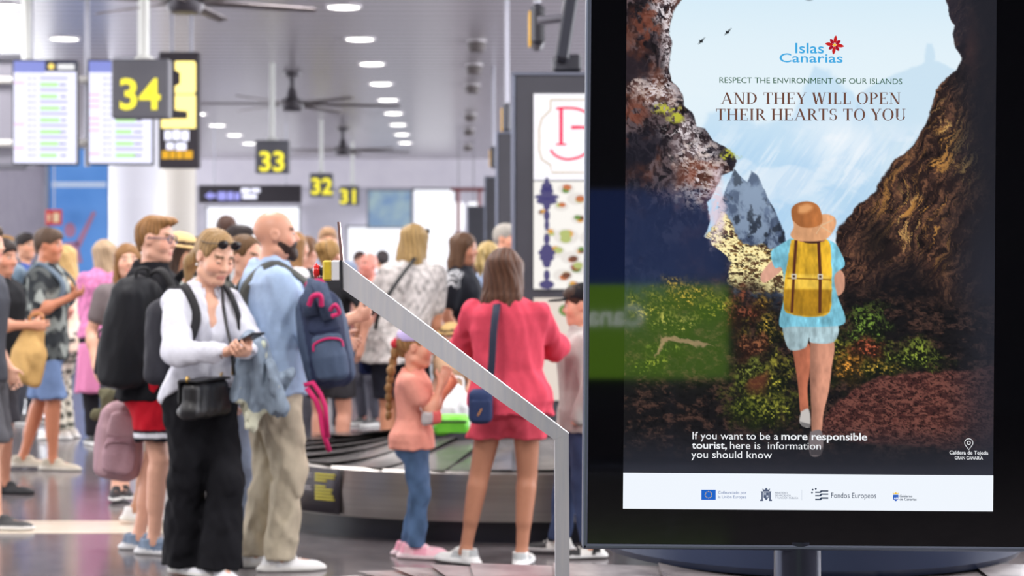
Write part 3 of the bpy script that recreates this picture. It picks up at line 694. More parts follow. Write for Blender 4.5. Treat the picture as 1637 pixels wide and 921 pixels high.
# number signs
def number_sign(txt, x0, x1, y0, y1, D, label, tx, ty, th_px, pole=None, side=0.):
    a, c = P(x0, y0, D), P(x1, y1, D); wd, ht = (c.x-a.x)/2, (a.z-c.z)/2
    r = empty('number_sign', ((a.x+c.x)/2, D, c.z), label, 'sign', 'carousel number signs')
    MB().box((0, .09, ht), (wd, .09, ht), .015).build('sign_box', mat('sign_box_grey', (84, 84, 92), .45, c2=(90, 90, 98), scale=(3, 3, 3)), r)
    size = th_px/F*D/.73; v, f = text_mesh(txt, size, 'CENTER', bold=.022*size, extrude=.004)
    lx, lz = (tx-HX)/F*D-r.location.x, EYE+(HY-ty)/F*D-r.location.z
    mesh('digits', [(x+lx, -.008-z*1., y+lz) for x, y, z in v], f, ym, r)
    if pole is not None:
        xp = (pole-HX)/F*D-r.location.x; pw = .045
        MB().tube([(xp, .09, 2*ht), (xp, .09, CEIL-r.location.z)], pw, 14).lathe([(.1, 0), (.1, .02), (.05, .04)], (xp, .09, 2*ht), 16).build('pole', mat('pole_white', (206, 208, 204), .35), r, True)
    return r
number_sign('34', 178, 270, 94, 189, 18.5, 'largest grey hanging sign with a lit yellow number 34', 223, 174, 50, 228)
number_sign('33', 408, 462, 224, 277, 30.5, 'hanging sign with a lit yellow number 33 on a white pole', 435, 273, 32, 434)
number_sign('32', 495, 532, 277, 315, 43, 'small hanging sign with a lit yellow number 32', 514, 310, 26, 513)
number_sign('31', 543, 574, 297, 328, 51, 'smallest and farthest hanging sign, lit yellow number 31', 558, 325, 23, 563)
# tall yellow pictogram sign
D = 24.; a, c = P(253, 83, D), P(319, 269, D); wd, ht = (c.x-a.x)/2, (a.z-c.z)/2; s_ = D/F
r = empty('pictogram_sign', ((a.x+c.x)/2, D, c.z), 'tall dark hanging sign with glowing yellow and white pictogram', 'sign')
MB().box((0, .06, ht), (wd, .06, ht), .02).build('sign_box', dm, r)
yg = glow('lit_pictogram', (255, 232, 140), 1.9); og = glow('lit_orange', (248, 186, 40), 1.0)
p_ = MB()
for pts in (((291, 98), (311, 98), (313, 102), (313, 146), (310, 150), (280, 150), (280, 138), (288, 134), (288, 116), (280, 112), (280, 98)),
            ((280, 152), (313, 152), (313, 205), (258, 205), (258, 190), (300, 190), (300, 178), (280, 176))):
    p_.prism([px2(*q) for q in pts][::-1], -.008, -.001)
p_.build('pictogram', yg, r)
p_ = MB()
for x0, x1, y0, y1 in ((263, 274, 209, 224), (276, 288, 208, 224), (290, 302, 209, 225), (266, 278, 228, 239), (281, 298, 228, 240)): p_.prism([px2(x0, y1), px2(x1, y1), px2(x1, y0), px2(x0, y0)], -.008, -.001)
p_.build('lettering', am, r)
p_ = MB()
for x0, x1 in ((259, 270), (272, 280), (282, 292), (294, 308)): p_.prism([px2(x0, 254), px2(x1, 254), px2(x1, 241), px2(x0, 241)], -.008, -.001)
p_.build('lettering', og, r)
for q_ in (-.1, .15): MB().tube([(q_, .06, 2*ht), (q_, .06, CEIL-r.location.z)], .025, 10).build('hanger', pnl, r)
# departure screens: rows of blocks in columns, as blurred in the photograph
def screen_board(px0, px1, py0, py1, D, label, seed, pole):
    rnd = random.Random(seed); a, c = P(px0, py0, D), P(px1, py1, D); wd, ht = (c.x-a.x)/2, (a.z-c.z)/2
    r = empty('flight_information_screen', ((a.x+c.x)/2, D, c.z), label, 'screen', rz=math.radians(6))
    MB().box((0, .07, ht), (wd+.02, .06, ht+.02), .015).build('housing', mat('screen_housing', (34, 36, 48), .4), r)
    scr = MB().box((0, .008, ht), (wd, .006, ht)).build('display', glow('display_white', (232, 232, 255), 1.25), r)
    W, Hh = 2*wd, 2*ht; X = lambda u: -wd+u*W; Z = lambda v: Hh*(1-v)
    def rect(B, u0, u1, v0, v1): B.prism([(X(u0), Z(v1)), (X(u1), Z(v1)), (X(u1), Z(v0)), (X(u0), Z(v0))], -.004, .001)
    B = MB(); rect(B, .0, .5, .0, .11); B.build('header', glow('display_lilac', (140, 150, 226), 1.0), scr)
    B = MB(); rect(B, .5, 1, .0, .1); B.build('header', mat('display_navy', (40, 44, 70), .4), scr)
    B = MB(); B.prism([(X(.60)+.035*math.cos(t*.5236), Z(.05)+.035*math.sin(t*.5236)) for t in range(12)], -.006, -.001); B.build('icon', glow('display_yellow', (255, 224, 110), 1.3), scr)
    B = MB(); rect(B, .70, .97, .025, .08); B.build('clock', glow('display_bright', (255, 255, 255), 1.3), scr)
    G, N, R_, Lc = MB(), MB(), MB(), MB()
    for i in range(14):
        v = .15+i*.058
        if i % 2 == 1: rect(G, .42, .70+rnd.uniform(-.02, .06), v, v+.04); rect(N, .76-rnd.uniform(0, .05), .84, v+.014, v+.026)
        else: rect(Lc, .42, .86, v, v+.03)
        rect(Lc, .22, .27+rnd.uniform(0, .03), v+.01, v+.03); rect(Lc, .31, .36, v+.01, v+.03)
        if rnd.random() < .35: rect(R_, .01, .17, v, v+.012)
    G.build('row', glow('display_green', (196, 250, 170), 1.0), scr); N.build('row', mat('display_navy', (40, 44, 70), .4), scr); Lc.build('row', glow('display_grey', (208, 208, 240), 1.0), scr)
    if R_.v: R_.build('row', glow('display_pink', (250, 160, 190), 1.0), scr)
    xp = (pole-HX)/F*D-r.location.x
    MB().tube([(xp, .09, 2*ht), (xp, .09, CEIL-r.location.z)], .055, 14).build('pole', mat('pole_white', (206, 208, 204), .35), r, True)
screen_board(23, 121, 98, 261, 21, 'leftmost lit departures screen hanging from a white pole', 3, 41)
screen_board(143, 242, 98, 261, 21.2, 'lit departures screen half covered by the number 34 sign', 5, 226)
# rails and dark back panel behind the screens
r = empty('screen_rail_frame', P(60, 262, 21.6), 'white horizontal rails with grey panel behind the departure screens', 'rail frame'); s_ = 21.6/F
B = MB()
for py in (128, 229): z = px2(0, py)[1]; B.tube([(-3.4, 0, z), (.62, 0, z)], .045, 12)
B.build('rail', mat('rail_white', (226, 224, 220), .4), r, True)
z = px2(0, 98)[1]; z2 = px2(0, 266)[1]
MB().box((-1.75, .12, (z+z2)/2+.03), (1.5, .04, (z-z2)/2+.02), .01).build('panel', mat('rail_panel', (140, 138, 150), .5), r)
for x in (-2.4, -.1, .55): MB().tube([(x, .1, z2), (x, .1, CEIL-r.location.z)], .03, 10).build('hanger', pnl, r, True)
B = MB().box((-1.75, .06, z+.05), (1.6, .06, .035), .01).box((-1.75, .06, z2), (1.6, .06, .035), .01); B.build('beam', mat('rail_beam', (96, 96, 106), .5), r)
# downlights
LE = glow('downlight_lens', (255, 252, 246), 9.0); LR = mat('downlight_rim', (190, 186, 190), .35, .3)
def downlight(px, py, row, i, n):
    D = F*(CEIL-EYE)/(HY-py); x = (px-HX)/F*D
    ordw = ('nearest', 'second', 'third', 'fourth', 'fifth', 'sixth', 'seventh', 'eighth', 'ninth', 'tenth', 'eleventh')
    r = empty('ceiling_downlight', (x, D, CEIL), '%s round white downlight in the %s ceiling row, counting from the camera' % (ordw[i], row), 'ceiling light', '%s row of downlights' % row)
    MB().lathe([(.235, 0), (.235, -.018), (.20, -.022), (.20, -.004)], n=28).build('rim', LR, r, True)
    MB().lathe([(.0, -.012), (.19, -.012), (.20, -.004)], n=28).build('lens', LE, r, True)
for i, D in enumerate([23.7+3.45*k for k in range(9)]):
    py = HY-F*(CEIL-EYE)/D; px = 550+(py-11)*(648-550)/(229-11)+4*math.sin((py-11)/218*3.14); downlight(px, py, 'centre', i, 9)
for i, D in enumerate([23.6+3.5*k for k in range(9)]):
    py = HY-F*(CEIL-EYE)/D; px = 10+(py-8)*(397-10)/(228-8); downlight(px, py, 'left', i, 9)
for i, (px, py) in enumerate(((762, 65), (758, 103), (755, 135), (752, 182), (750, 206), (748, 232))):
    D = F*(CEIL-EYE)/(HY-py); r = empty('ceiling_speaker', ((px-HX)/F*D, D, CEIL), '%s small dark ceiling speaker in the row right of the downlights' % ('nearest', 'second', 'third', 'fourth', 'fifth', 'farthest')[i], 'speaker', 'ceiling speakers')
    MB().lathe([(.13, 0), (.13, -.05), (.11, -.16), (.0, -.17)], n=20).build('body', mat('speaker_dark', (92, 84, 84), .6), r, True)
    MB().lathe([(.145, -.002), (.145, -.02), (.12, -.03)], n=20).build('rim', LR, r, True)
# ceiling fans
FM = mat('fan_dark_metal', (66, 62, 68), .4, .4); FB = mat('fan_blade', (120, 112, 114), .4, .5)
def ceiling_fan(px, py, D, R_, ang, label):
    x, z = (px-HX)/F*D, EYE+(HY-py)/F*D; r = empty('ceiling_fan', (x, D, z), label, 'fan', 'large ceiling fans')
    MB().tube([(0, 0, .12), (0, 0, CEIL-z)], .05, 12).build('downrod', FM, r, True)
    MB().lathe([(0, -.12), (.16, -.12), (.2, -.06), (.2, .06), (.1, .1), (.07, .26)], n=28).build('motor', FM, r, True)
    MB().lathe([(.14, CEIL-z-.08), (.16, CEIL-z-.005)], n=20).build('ceiling_mount', FM, r, True)
    for k in range(6):
        a = math.radians(ang+60*k); d = Vector((math.cos(a), math.sin(a), 0)); n = Vector((-d.y, d.x, 0)); V = []; Fc = []
        prof = [(-.075, .0), (-.03, .018), (.03, .02), (.08, -.004), (.03, .004), (-.03, .002)]
        for t in (0.12, .3, .7, .97, 1.0):
            tw = .25*(1-t*.5); sc = 1 if t < .99 else .6
            for u, v in prof: V.append(d*R_*t+n*(u*math.cos(tw)*sc)+Vector((0, 0, v*sc-u*math.sin(tw)-.02*t)))
        m_ = len(prof)
        for i in range(4):
            for j in range(m_): Fc.append((i*m_+j, i*m_+(j+1) % m_, (i+1)*m_+(j+1) % m_, (i+1)*m_+j))
        Fc += [tuple(range(m_))[::-1], tuple(4*m_+j for j in range(m_))]
        mesh('blade', V, Fc, FB, r, True)
ceiling_fan(296, 3, 20, 1.45, 22, 'nearest big ceiling fan at the top edge above the yellow sign')
ceiling_fan(467, 166, 32, 1.85, 8, 'middle ceiling fan hanging between signs 34 and 33 with dark hub')
ceiling_fan(548, 240, 45.6, 1.7, 20, 'farthest ceiling fan, above the number 31 sign')
# thin conduits under the ceiling
# ---------------------------------------------------------------- shop towers on the right
tw = mat('tower_charcoal', (58, 58, 66), .4, c2=(64, 64, 72), scale=(2, 2, 2)); twe = mat('tower_edge', (120, 124, 140), .35, .6)
def tower(px0, px1, py, D, label, dep=.5):
    x0, x1 = (px0-HX)/F*D, (px1-HX)/F*D; zt = EYE+(HY-py)/F*D; r = empty('display_tower', ((x0+x1)/2, D, 0), label, 'display tower'); wd = (x1-x0)/2
    MB().box((0, dep/2, zt/2+.03), (wd, dep/2, zt/2-.03), .015).build('cabinet', tw, r)
    MB().box((0, dep/2, .03), (wd-.02, dep/2-.02, .03)).build('plinth', dk, r)
    e = MB()
    for sx in (-1, 1): e.box((sx*(wd+.008), .02, zt/2), (.012, .03, zt/2-.01), .004)
    e.box((0, .02, zt-.0), (wd+.02, .03, .012), .004); e.build('edge_trim', twe, r); return r, wd, zt
r, wd, zt = tower(822, 1010, 118, 12.6, 'tall charcoal tower with a lit restaurant menu, left of the advertising screen')
s_ = 12.6/F
def rp(px, py): return ((px-HX)*s_-r.location.x, EYE+(HY-py)*s_)
def rect_prism(name, x0, x1, y0, y1, m, par, d0=-.012, d1=.0):
    a_, b_ = rp(x0, y1), rp(x1, y0); return MB().prism([(a_[0], a_[1]), (b_[0], a_[1]), (b_[0], b_[1]), (a_[0], b_[1])], d0, d1).build(name, m, par)
lt = rect_prism('logo_lightbox', 853, 992, 150, 288, glow('lightbox_white', (252, 250, 255), 1.05), r)
o = MB(); pts = [(880, 160), (880, 176), (866, 190), (862, 205), (862, 240), (866, 255), (880, 264), (882, 276), (985, 276), (985, 160)]
pp = [Vector((rp(*q)[0], -.014, rp(*q)[1])) for q in pts+[pts[0]]]; o.tube(pp, .006, 6); o.build('ornate_border', mat('logo_border', (190, 176, 150), .5), lt)
o = MB(); Rr = mat('logo_red', (190, 30, 70), .5, emit=(190, 30, 70), estr=.6)
q = lambda l, rad: o.tube([Vector((rp(*z)[0], -.016, rp(*z)[1])) for z in spline([np.array(t+(0,), float) for t in l], 8)] if False else [Vector((rp(t[0], t[1])[0], -.016, rp(t[0], t[1])[1])) for t in spline([np.array((a_, b_, 0.)) for a_, b_ in l], 8)], rad, 6)
q([(897, 175), (897, 200), (897, 230)], .013); q([(889, 174), (905, 173), (925, 175), (945, 186), (940, 202), (913, 205)], .009); q([(889, 231), (905, 231)], .007)
q([(913, 203), (935, 205), (948, 222), (935, 246), (910, 255), (890, 250), (880, 240)], .009)
o.build('logo', Rr, lt)
mn = rect_prism('menu_lightbox', 853, 992, 290, 462, glow('menu_white', (250, 246, 240), 1.0), r)
food = {}
FC = ((210, 120, 70), (160, 50, 40), (236, 170, 60), (110, 150, 70), (120, 70, 50), (240, 214, 160), (190, 200, 120))
rnd = random.Random(4)
for px, py, rr_ in ((905, 302, 10), (922, 318, 12), (897, 330, 9), (880, 372, 8), (905, 378, 15), (925, 350, 9), (888, 402, 12), (912, 412, 12), (928, 400, 8), (926, 428, 13), (900, 440, 12), (872, 455, 9), (916, 455, 8), (868, 340, 7), (945, 380, 14), (950, 330, 14), (960, 430, 15), (975, 400, 12)):
    o = MB(); cx, cz = rp(px, py); o.prism(disc(cx, cz, rr_*s_*1.35, rr_*s_*.85), -.015, -.012); o.build('plate', glow('plate_white', (238, 232, 226), .95), mn)
    for j in range(3):
        o = MB(); a_ = rnd.uniform(0, 6.3); o.prism(disc(cx+math.cos(a_)*rr_*.45*s_, cz+math.sin(a_)*rr_*.28*s_, rr_*.62*s_, rr_*.42*s_, 12), -.018-.001*j, -.015)
        k_ = rnd.randrange(7); o.build('dish', glow('dish_%d' % k_, FC[k_], .9), mn)
o = MB()
for zz, rr_ in ((293, 4), (299, 9), (306, 11), (315, 20), (322, 17), (328, 6), (345, 5), (360, 4), (382, 5), (398, 9), (404, 14), (412, 12), (420, 7), (440, 5), (455, 12)):
    cx, cz = rp(874, zz); o.prism(disc(cx, cz, rr_*s_, max(4, 15-rr_*.4)*s_*.7, 14), -.026+.0004*(zz % 7), -.02)
o.build('printed_pipe', glow('pipe_violet', (92, 86, 150), .6), mn)
rect_prism('lower_lightbox', 853, 992, 476, 640, glow('menu_pale', (240, 226, 214), .9), r)
o = MB()
for px, py, rr_, k_ in ((905, 496, 12, 3), (925, 520, 10, 2), (880, 520, 9, 0), (900, 560, 12, 5)): cx, cz = rp(px, py); o.prism(disc(cx, cz, rr_*s_, rr_*s_*.8), -.018, -.012)
o.build('dish', glow('dish_3', FC[3], .9), r)
t2, w2, z2 = tower(795, 830, 212, 20, 'second charcoal tower behind the menu tower'); t3, w3, z3 = tower(776, 812, 283, 32, 'third charcoal tower, farthest of the row by the far window')
t4 = tower(748, 775, 330, 46, 'dark low kiosk block under the hanging white lamps')
def side_sign(px, py, D, label, hpx):
    x, z = (px-HX)/F*D, EYE+(HY-py)/F*D; hh = hpx/F*D/2; r = empty('side_light_sign', (x, D, z), label, 'sign', 'edge-on lit signs over the towers')
    MB().box((.05, 0, 0), (.05, .22, hh), .03).build('housing', tw, r)
    MB().box((-.006, -.02, -hh*.1), (.008, .16, hh*.75), .004).build('lit_face', og, r)
    MB().tube([(.05, .05, hh), (.05, .05, CEIL-z)], .025, 8).build('hanger', pnl, r)
side_sign(848, 44, 13.5, 'nearest edge-on sign with an amber lit side over the menu tower', 66); side_sign(803, 190, 20.5, 'middle edge-on amber sign over the second tower', 46); side_sign(784, 252, 31, 'farthest edge-on amber sign over the third tower', 34)
# monitor seen from the side over the menu tower
x, z = P(906, 40, 12.9).x, P(906, 40, 12.9).z
r = empty('wall_monitor', (x, 12.9, z), 'dark tilted monitor seen edge-on above the menu tower', 'monitor')
MB().box((0, 0, 0), (.045, .4, .28), .015, Matrix.Rotation(math.radians(9), 3, 'Y')).build('screen_housing', mat('screen_housing', (34, 36, 48), .4), r)
MB().tube([(-.02, 0, .05), (-.2, 0, .03)], .03, 10).tube([(.03, .1, .2), (.03, .1, CEIL-z)], .03, 10).build('bracket', pnl, r)
MB().box((.0, .0, -.28), (.1, .2, .06), .02).build('junction_box', tw, r)
# hanging lamps and red shelf sign at the far right
for px, i in ((733, 0), (757, 1)):
    v = P(px, 345, 50); r = empty('hanging_lamp', v, ('left', 'right')[i]+' one of two white hanging lamps under the dark red beam', 'lamp', 'white hanging lamps')
    MB().lathe([(.0, -.42), (.14, -.40), (.17, -.2), (.17, .3), (.12, .36), (0, .37)], n=20).build('shade', glow('lamp_white', (250, 250, 255), 1.3), r, True)
    MB().tube([(0, 0, .36), (0, 0, CEIL-v.z)], .01, 6).build('cord', tw, r)
v = P(748, 303, 49); r = empty('red_beam_frame', (v.x, 49, 0), 'dark red horizontal beam on a thin post in the far background', 'beam')
MB().box((0, 0, v.z), (.45, .12, .045), .01).build('beam', mat('beam_red', (120, 52, 56), .5), r); MB().tube([(-.25, 0, 0), (-.25, 0, v.z)], .05, 10).tube([(.3, 0, 0), (.3, 0, v.z)], .05, 10).build('post', mat('post_rust', (150, 100, 104), .5), r)
# ---------------------------------------------------------------- baggage carousels
STEEL = mat('brushed_steel', (158, 153, 148), .32, .75, c2=(146, 141, 137), scale=(1.2, 1.2, 60), bump=.03)
RUB = mat('belt_rubber', (96, 92, 92), .22, c2=(70, 67, 68), scale=(6, 6, 6), bump=.2, spec=.6); NAVY = mat('skirt_navy', (26, 28, 40), .35)
def oval(cx, cy, rx, ry, xs, n=40):
    """outline: round left end, straight sides to xs on the right, round right end"""
    p = []
    for i in range(n+1): a = -math.pi/2-math.pi*i/n; p.append((cx+rx*math.cos(a), cy+ry*math.sin(a)))
    for i in range(n+1): a = math.pi/2-math.pi*i/n; p.append((xs+rx*math.cos(a), cy+ry*math.sin(a)))
    out = []
    for i, a in enumerate(p):                   # equal steps along the straight runs too
        b_ = p[(i+1) % len(p)]; L_ = math.hypot(b_[0]-a[0], b_[1]-a[1]); m_ = max(1, int(L_/.12))
        for j in range(m_): out.append((a[0]+(b_[0]-a[0])*j/m_, a[1]+(b_[1]-a[1])*j/m_))
    return out
def ring_wall(name, lines, m, parent, smooth=True):
    """lines: outlines (list of xy) with heights, joined one to the next"""
    V = []; Fc = []; n = len(lines[0][0])
    for pts, z in lines: V += [(x, y, z) for x, y in pts]
    for i in range(len(lines)-1):
        for k in range(n): Fc.append((i*n+k, i*n+(k+1) % n, (i+1)*n+(k+1) % n, (i+1)*n+k))
    o = mesh(name, V, Fc, m, parent, smooth); o.data.set_sharp_from_angle(angle=math.radians(30)); return o
def inset(pts, d, c):
    out = []
    n = len(pts)
    for i in range(n):
        a = np.array(pts[i-1]); b_ = np.array(pts[(i+1) % n]); t = b_-a; t = t/np.sqrt(t@t); nrm_ = np.array((-t[1], t[0])); p = np.array(pts[i])
        if (np.array(c)-p)@nrm_ < 0: nrm_ = -nrm_
        out.append(tuple(p+nrm_*d))
    return out
def carousel(label, cx, cy, rx, ry, xs, z_out, z_in, wbelt, z_bot, lip=.02):
    r = empty('baggage_carousel', (0, 0, 0), label, 'baggage carousel'); C = (cx, cy)
    o = oval(cx, cy, rx, ry, xs); c0 = ((cx+xs)/2, cy)
    def ins(d):
        if d < min(rx, ry)*.95: return oval(cx, cy, rx-d, ry-d, xs)
    n0 = len(o)
    def fit(d):
        q = []
        for (x, y) in o:
            bx = min(max(x, cx), xs); q.append((bx+(x-bx)*(rx-d)/rx, cy+(y-cy)*(ry-d)/ry))
        return q
    ring_wall('side_panel', [(fit(.10), z_bot-.005), (fit(.0), z_bot), (fit(-.012), (z_bot+z_out)/2), (fit(.0), z_out-.012), (fit(.03), z_out)], STEEL, r)
    ring_wall('base_skirt', [(fit(.16), 0), (fit(.10), .0), (fit(.10), z_bot)], NAVY, r)
    # overlapping plates
    inner = fit(wbelt); outer = fit(.02); V = []; Fc = []; step = 3; n = len(outer)
    for i in range(0, n, step):
        j = (i+step) % n; j2 = (i+step+1) % n
        a0, a1 = np.array((*outer[i], z_out+.012)), np.array((*inner[i], z_in+.012)); b0, b1 = np.array((*outer[j2], z_out-.004)), np.array((*inner[j2], z_in-.004))
        b = len(V); m_ = 5
        for t in range(m_+1):
            u = t/m_; sag = -.018*math.sin(u*math.pi)+.007*math.sin(i*1.7+u*5)
            V += [tuple(a0+(a1-a0)*u+np.array((0, 0, sag))), tuple(b0+(b1-b0)*u+np.array((0, 0, sag)))]
        for t in range(m_): Fc.append((b+2*t, b+2*t+1, b+2*t+3, b+2*t+2))
    mesh('belt_plates', V, Fc, RUB, r, True)
    ring_wall('inner_wall', [(fit(wbelt-.01), z_in-.04), (fit(wbelt), z_in+.035), (fit(wbelt+.05), z_in+.04), (fit(wbelt+.06), z_in-.02)], mat('island_edge', (70, 70, 76), .35, .4), r)
    V = [(x, y, z_in) for x, y in fit(wbelt+.04)]; mesh('island_top', V, [tuple(range(len(V)))], mat('island_dark', (62, 60, 64), .35), r)
    return r, fit
r, fit = carousel('long baggage carousel with steel side behind the girl in pink shoes', 0., 11.15, 1.55, 1.32, 5.5, .385, .47, .86, .123)
# notice panel on the curved end
pn = []
for px in range(474, 549, 6):
    best = None
    for x, y in fit(-.016):
        if y < 11.2:
            e = abs((x/y*F+HX)-px)
            if best is None or e < best[0]: best = (e, x, y)
    pn.append(best[1:])
seq = []
for q_ in pn:
    if not seq or q_ != seq[-1]: seq.append(q_)
def curve_strip(name, t0, t1, z0, z1, m, par, off):
    pts = [np.array(p) for p in seq]; L_ = np.cumsum([0]+[np.linalg.norm(pts[i+1]-pts[i]) for i in range(len(pts)-1)]); V = []
    tt = np.linspace(t0, t1, 8)*L_[-1]
    for t in tt:
        x = np.interp(t, L_, [p[0] for p in pts]); y = np.interp(t, L_, [p[1] for p in pts]); n_ = nrm((x-0., y-11.15)); V += [(x+n_[0]*off, y+n_[1]*off, z0), (x+n_[0]*off, y+n_[1]*off, z1), (x+n_[0]*(off-.004), y+n_[1]*(off-.004), z0), (x+n_[0]*(off-.004), y+n_[1]*(off-.004), z1)]
    Fc = []
    for i in range(7):
        a_ = 4*i; Fc += [(a_, a_+1, a_+5, a_+4), (a_+2, a_+6, a_+7, a_+3), (a_+1, a_+3, a_+7, a_+5), (a_, a_+4, a_+6, a_+2)]
    Fc += [(0, 2, 3, 1), (28, 29, 31, 30)]
    return mesh(name, V, Fc, m, par, True)
np_ = curve_strip('notice_panel', 0, 1, .13, .375, mat('notice_dark', (58, 54, 62), .45), r, .006)
gy, wy = mat('notice_yellow', (206, 196, 70), .6), mat('notice_white', (170, 168, 172), .6)
for i, zz in enumerate((.345, .328, .311, .280, .263, .246, .229, .212)):
    curve_strip('notice_text', .5, (.92, .9, .74, .72, .86, .84, .88, .9)[i], zz-.011, zz, gy, np_, .008)
for i, zz in enumerate((.340, .325, .310, .272, .257, .242)): curve_strip('notice_text', .06, (.42, .44, .3, .4, .43, .12)[i], zz-.008, zz, wy, np_, .008)
# near carousel under the advertising screen: only its far edge shows
zt = .42
NB = mat('belt_pale_rubber', (150, 144, 144), .25, c2=(104, 98, 100), scale=(5, 5, 5), bump=.2)
r = empty('near_baggage_carousel', (0, 0, 0), 'near baggage carousel crossing the bottom edge under the advertising screen', 'baggage carousel')
ou = [(x, y) for x, y in oval(-.1, 6.0, .62, .62, 4.2)]
def fit2(d): return [(min(max(x, -.1), 4.2)+(x-min(max(x, -.1), 4.2))*(.62-d)/.62, 6.0+(y-6.0)*(.62-d)/.62) for x, y in ou]
ring_wall('side_panel', [(fit2(.06), .1), (fit2(.0), .12), (fit2(-.01), .25), (fit2(0), zt-.02), (fit2(.02), zt-.005)], STEEL, r)
ring_wall('base_skirt', [(fit2(.12), 0), (fit2(.06), 0), (fit2(.06), .11)], NAVY, r)
V = []; Fc = []; n = len(ou); oo, ii = fit2(.01), fit2(.5)
for i in range(0, n, 3):
    j = (i+4) % n; b = len(V)
    for t in range(5):
        u = t/4; V += [(oo[i][0]+(ii[i][0]-oo[i][0])*u, oo[i][1]+(ii[i][1]-oo[i][1])*u, zt+.012-.01*math.sin(u*3.1)), (oo[j][0]+(ii[j][0]-oo[j][0])*u, oo[j][1]+(ii[j][1]-oo[j][1])*u, zt-.003-.01*math.sin(u*3.1))]
    for t in range(4): Fc.append((b+2*t, b+2*t+1, b+2*t+3, b+2*t+2))
mesh('belt_plates', V, Fc, NB, r, True)
mesh('centre_strip', [(x, y, zt-.005) for x, y in fit2(.49)], [tuple(range(n))], NB, r)
B = MB(); B.lathe([(.78, zt+.005), (.80, zt+.03), (.80, zt+.14), (.76, zt+.17), (0, zt+.17)], (1.12, 7.12, 0), 56); B.build('island_drum', mat('island_navy', (38, 50, 78), .4), r, True)
B = MB().lathe([(.74, 0), (.74, zt+.01)], (1.12, 7.12, 0), 48); B.build('island_base', NAVY, r, True)
# bags lying on the far carousel
v = P(722, 694, 11.0)
S = Shape().u(loft((0, 0, .03), (0, 0, .25), (1, 0, 0), [(0, .09, .06), (.5, .10, .07), (1, .06, .03)], .03)); S.disp = folds(.008, 30., 1)
rb = empty('shopping_bag', (P(728, 690, 11.3).x, 11.3, .475), 'crumpled white plastic shopping bag on the carousel belt', 'bag'); sdf_obj('sack', S, .008, mat('white_plastic', (232, 232, 236), .35), rb)
MB().tube(spline([(-.05, 0, .24), (-.04, 0, .31), (.04, 0, .31), (.05, 0, .24)], 5), .006, 6).build('handle', mat('white_plastic', (232, 232, 236), .35), rb, True)
rb = empty('green_holdall', (P(722, 700, 10.85).x, 10.85, .485), 'bright green box bag lying on the carousel belt in front of the white sack', 'bag')
MB().box((0, 0, .06), (.10, .10, .055), .02).build('body', mat('bag_green', (110, 200, 50), .5, c2=(96, 186, 44), scale=(12, 12, 12)), rb, True)
MB().box((0, -.1, .085), (.09, .004, .006), .002).build('zip', mat('zip_dark', (40, 60, 30), .5), rb)
# ---------------------------------------------------------------- steel post with emergency stop, in front
D = 5.0; s_ = D/F
r = empty('emergency_stop_post', (P(899, 921, D).x, D, 0), 'brushed steel bent post carrying an emergency stop button', 'post')
def q2(px, py): return ((px-HX)*s_-r.location.x, EYE+(HY-py)*s_)
BR = mat('brushed_aluminium', (212, 212, 220), .42, .35, c2=(222, 220, 224), scale=(80, 80, 6), bump=.08)
zb = HY+EYE*F/D
arm = MB().prism([q2(*t) for t in ((548, 417), (909, 692), (886, 702), (549, 462))], -.021, .021).build('slanted_arm', BR, r)
MB().prism([q2(*t) for t in ((886.4, 702), (909, 692), (912, zb-4), (889, zb-4))], -.021, .021).build('upright', BR, r)
MB().box((0, 0, .006), (.09, .09, .006), .004).build('base_plate', BR, r)
B = MB()
for sx in (-.07, .07):
    for sy in (-.07, .07): B.lathe([(.011, 0), (.011, .009), (.0, .011)], (sx, sy, .012), 6)
B.build('bolt', pnl, r)
MB().prism([q2(*t) for t in ((545, 416), (548.5, 416), (549.5, 464), (546, 464))], -.03, .03).build('end_plate', mat('gasket_dark', (56, 56, 62), .4, .4), r)
bx = MB(); a_, b_ = q2(517, 449), q2(546, 416); cx, cz = (a_[0]+b_[0])/2, (a_[1]+b_[1])/2; wd, ht = (b_[0]-a_[0])/2, (b_[1]-a_[1])/2
xm = q2(531, 0)[0]
MB().box(((a_[0]+xm)/2, 0, cz), ((xm-a_[0])/2, .027, ht), .005).build('yellow_cover', mat('cover_yellow', (226, 196, 52), .35, c2=(206, 178, 60), scale=(40, 40, 40)), r)
MB().box(((b_[0]+xm)/2, 0, cz), ((b_[0]-xm)/2, .027, ht), .004).build('switch_box', mat('box_white', (226, 226, 230), .35), r)
x1, x2 = q2(501, 0)[0], q2(517, 0)[0]; z = q2(0, 433)[1]
bt = MB()
def lathe_x(prof, z, m, name, par):
    B = MB().lathe(prof, n=24); B.v = [(zz, y, z+x) for x, y, zz in B.v]; return B.build(name, m, par, True)
lathe_x([(.009, q2(508, 0)[0]), (.012, q2(511, 0)[0]), (.0145, x2)], z, mat('stem_dark', (44, 44, 48), .35), 'button_stem', r)
lathe_x([(0, x1-.001), (.012, x1-.0005), (.0185, x1+.003), (.0205, x1+.008), (.019, x1+.011), (.016, x1+.012), (.016, x1+.014), (.018, x1+.016), (.012, x1+.018)], z, mat('button_red', (214, 40, 40), .25), 'stop_button', r)
MB().prism([q2(*t) for t in ((540, 355), (543.5, 355), (549.5, 417), (545, 417))], -.018, .018).build('signal_fin', mat('fin_bronze', (170, 132, 128), .3, .5), r)
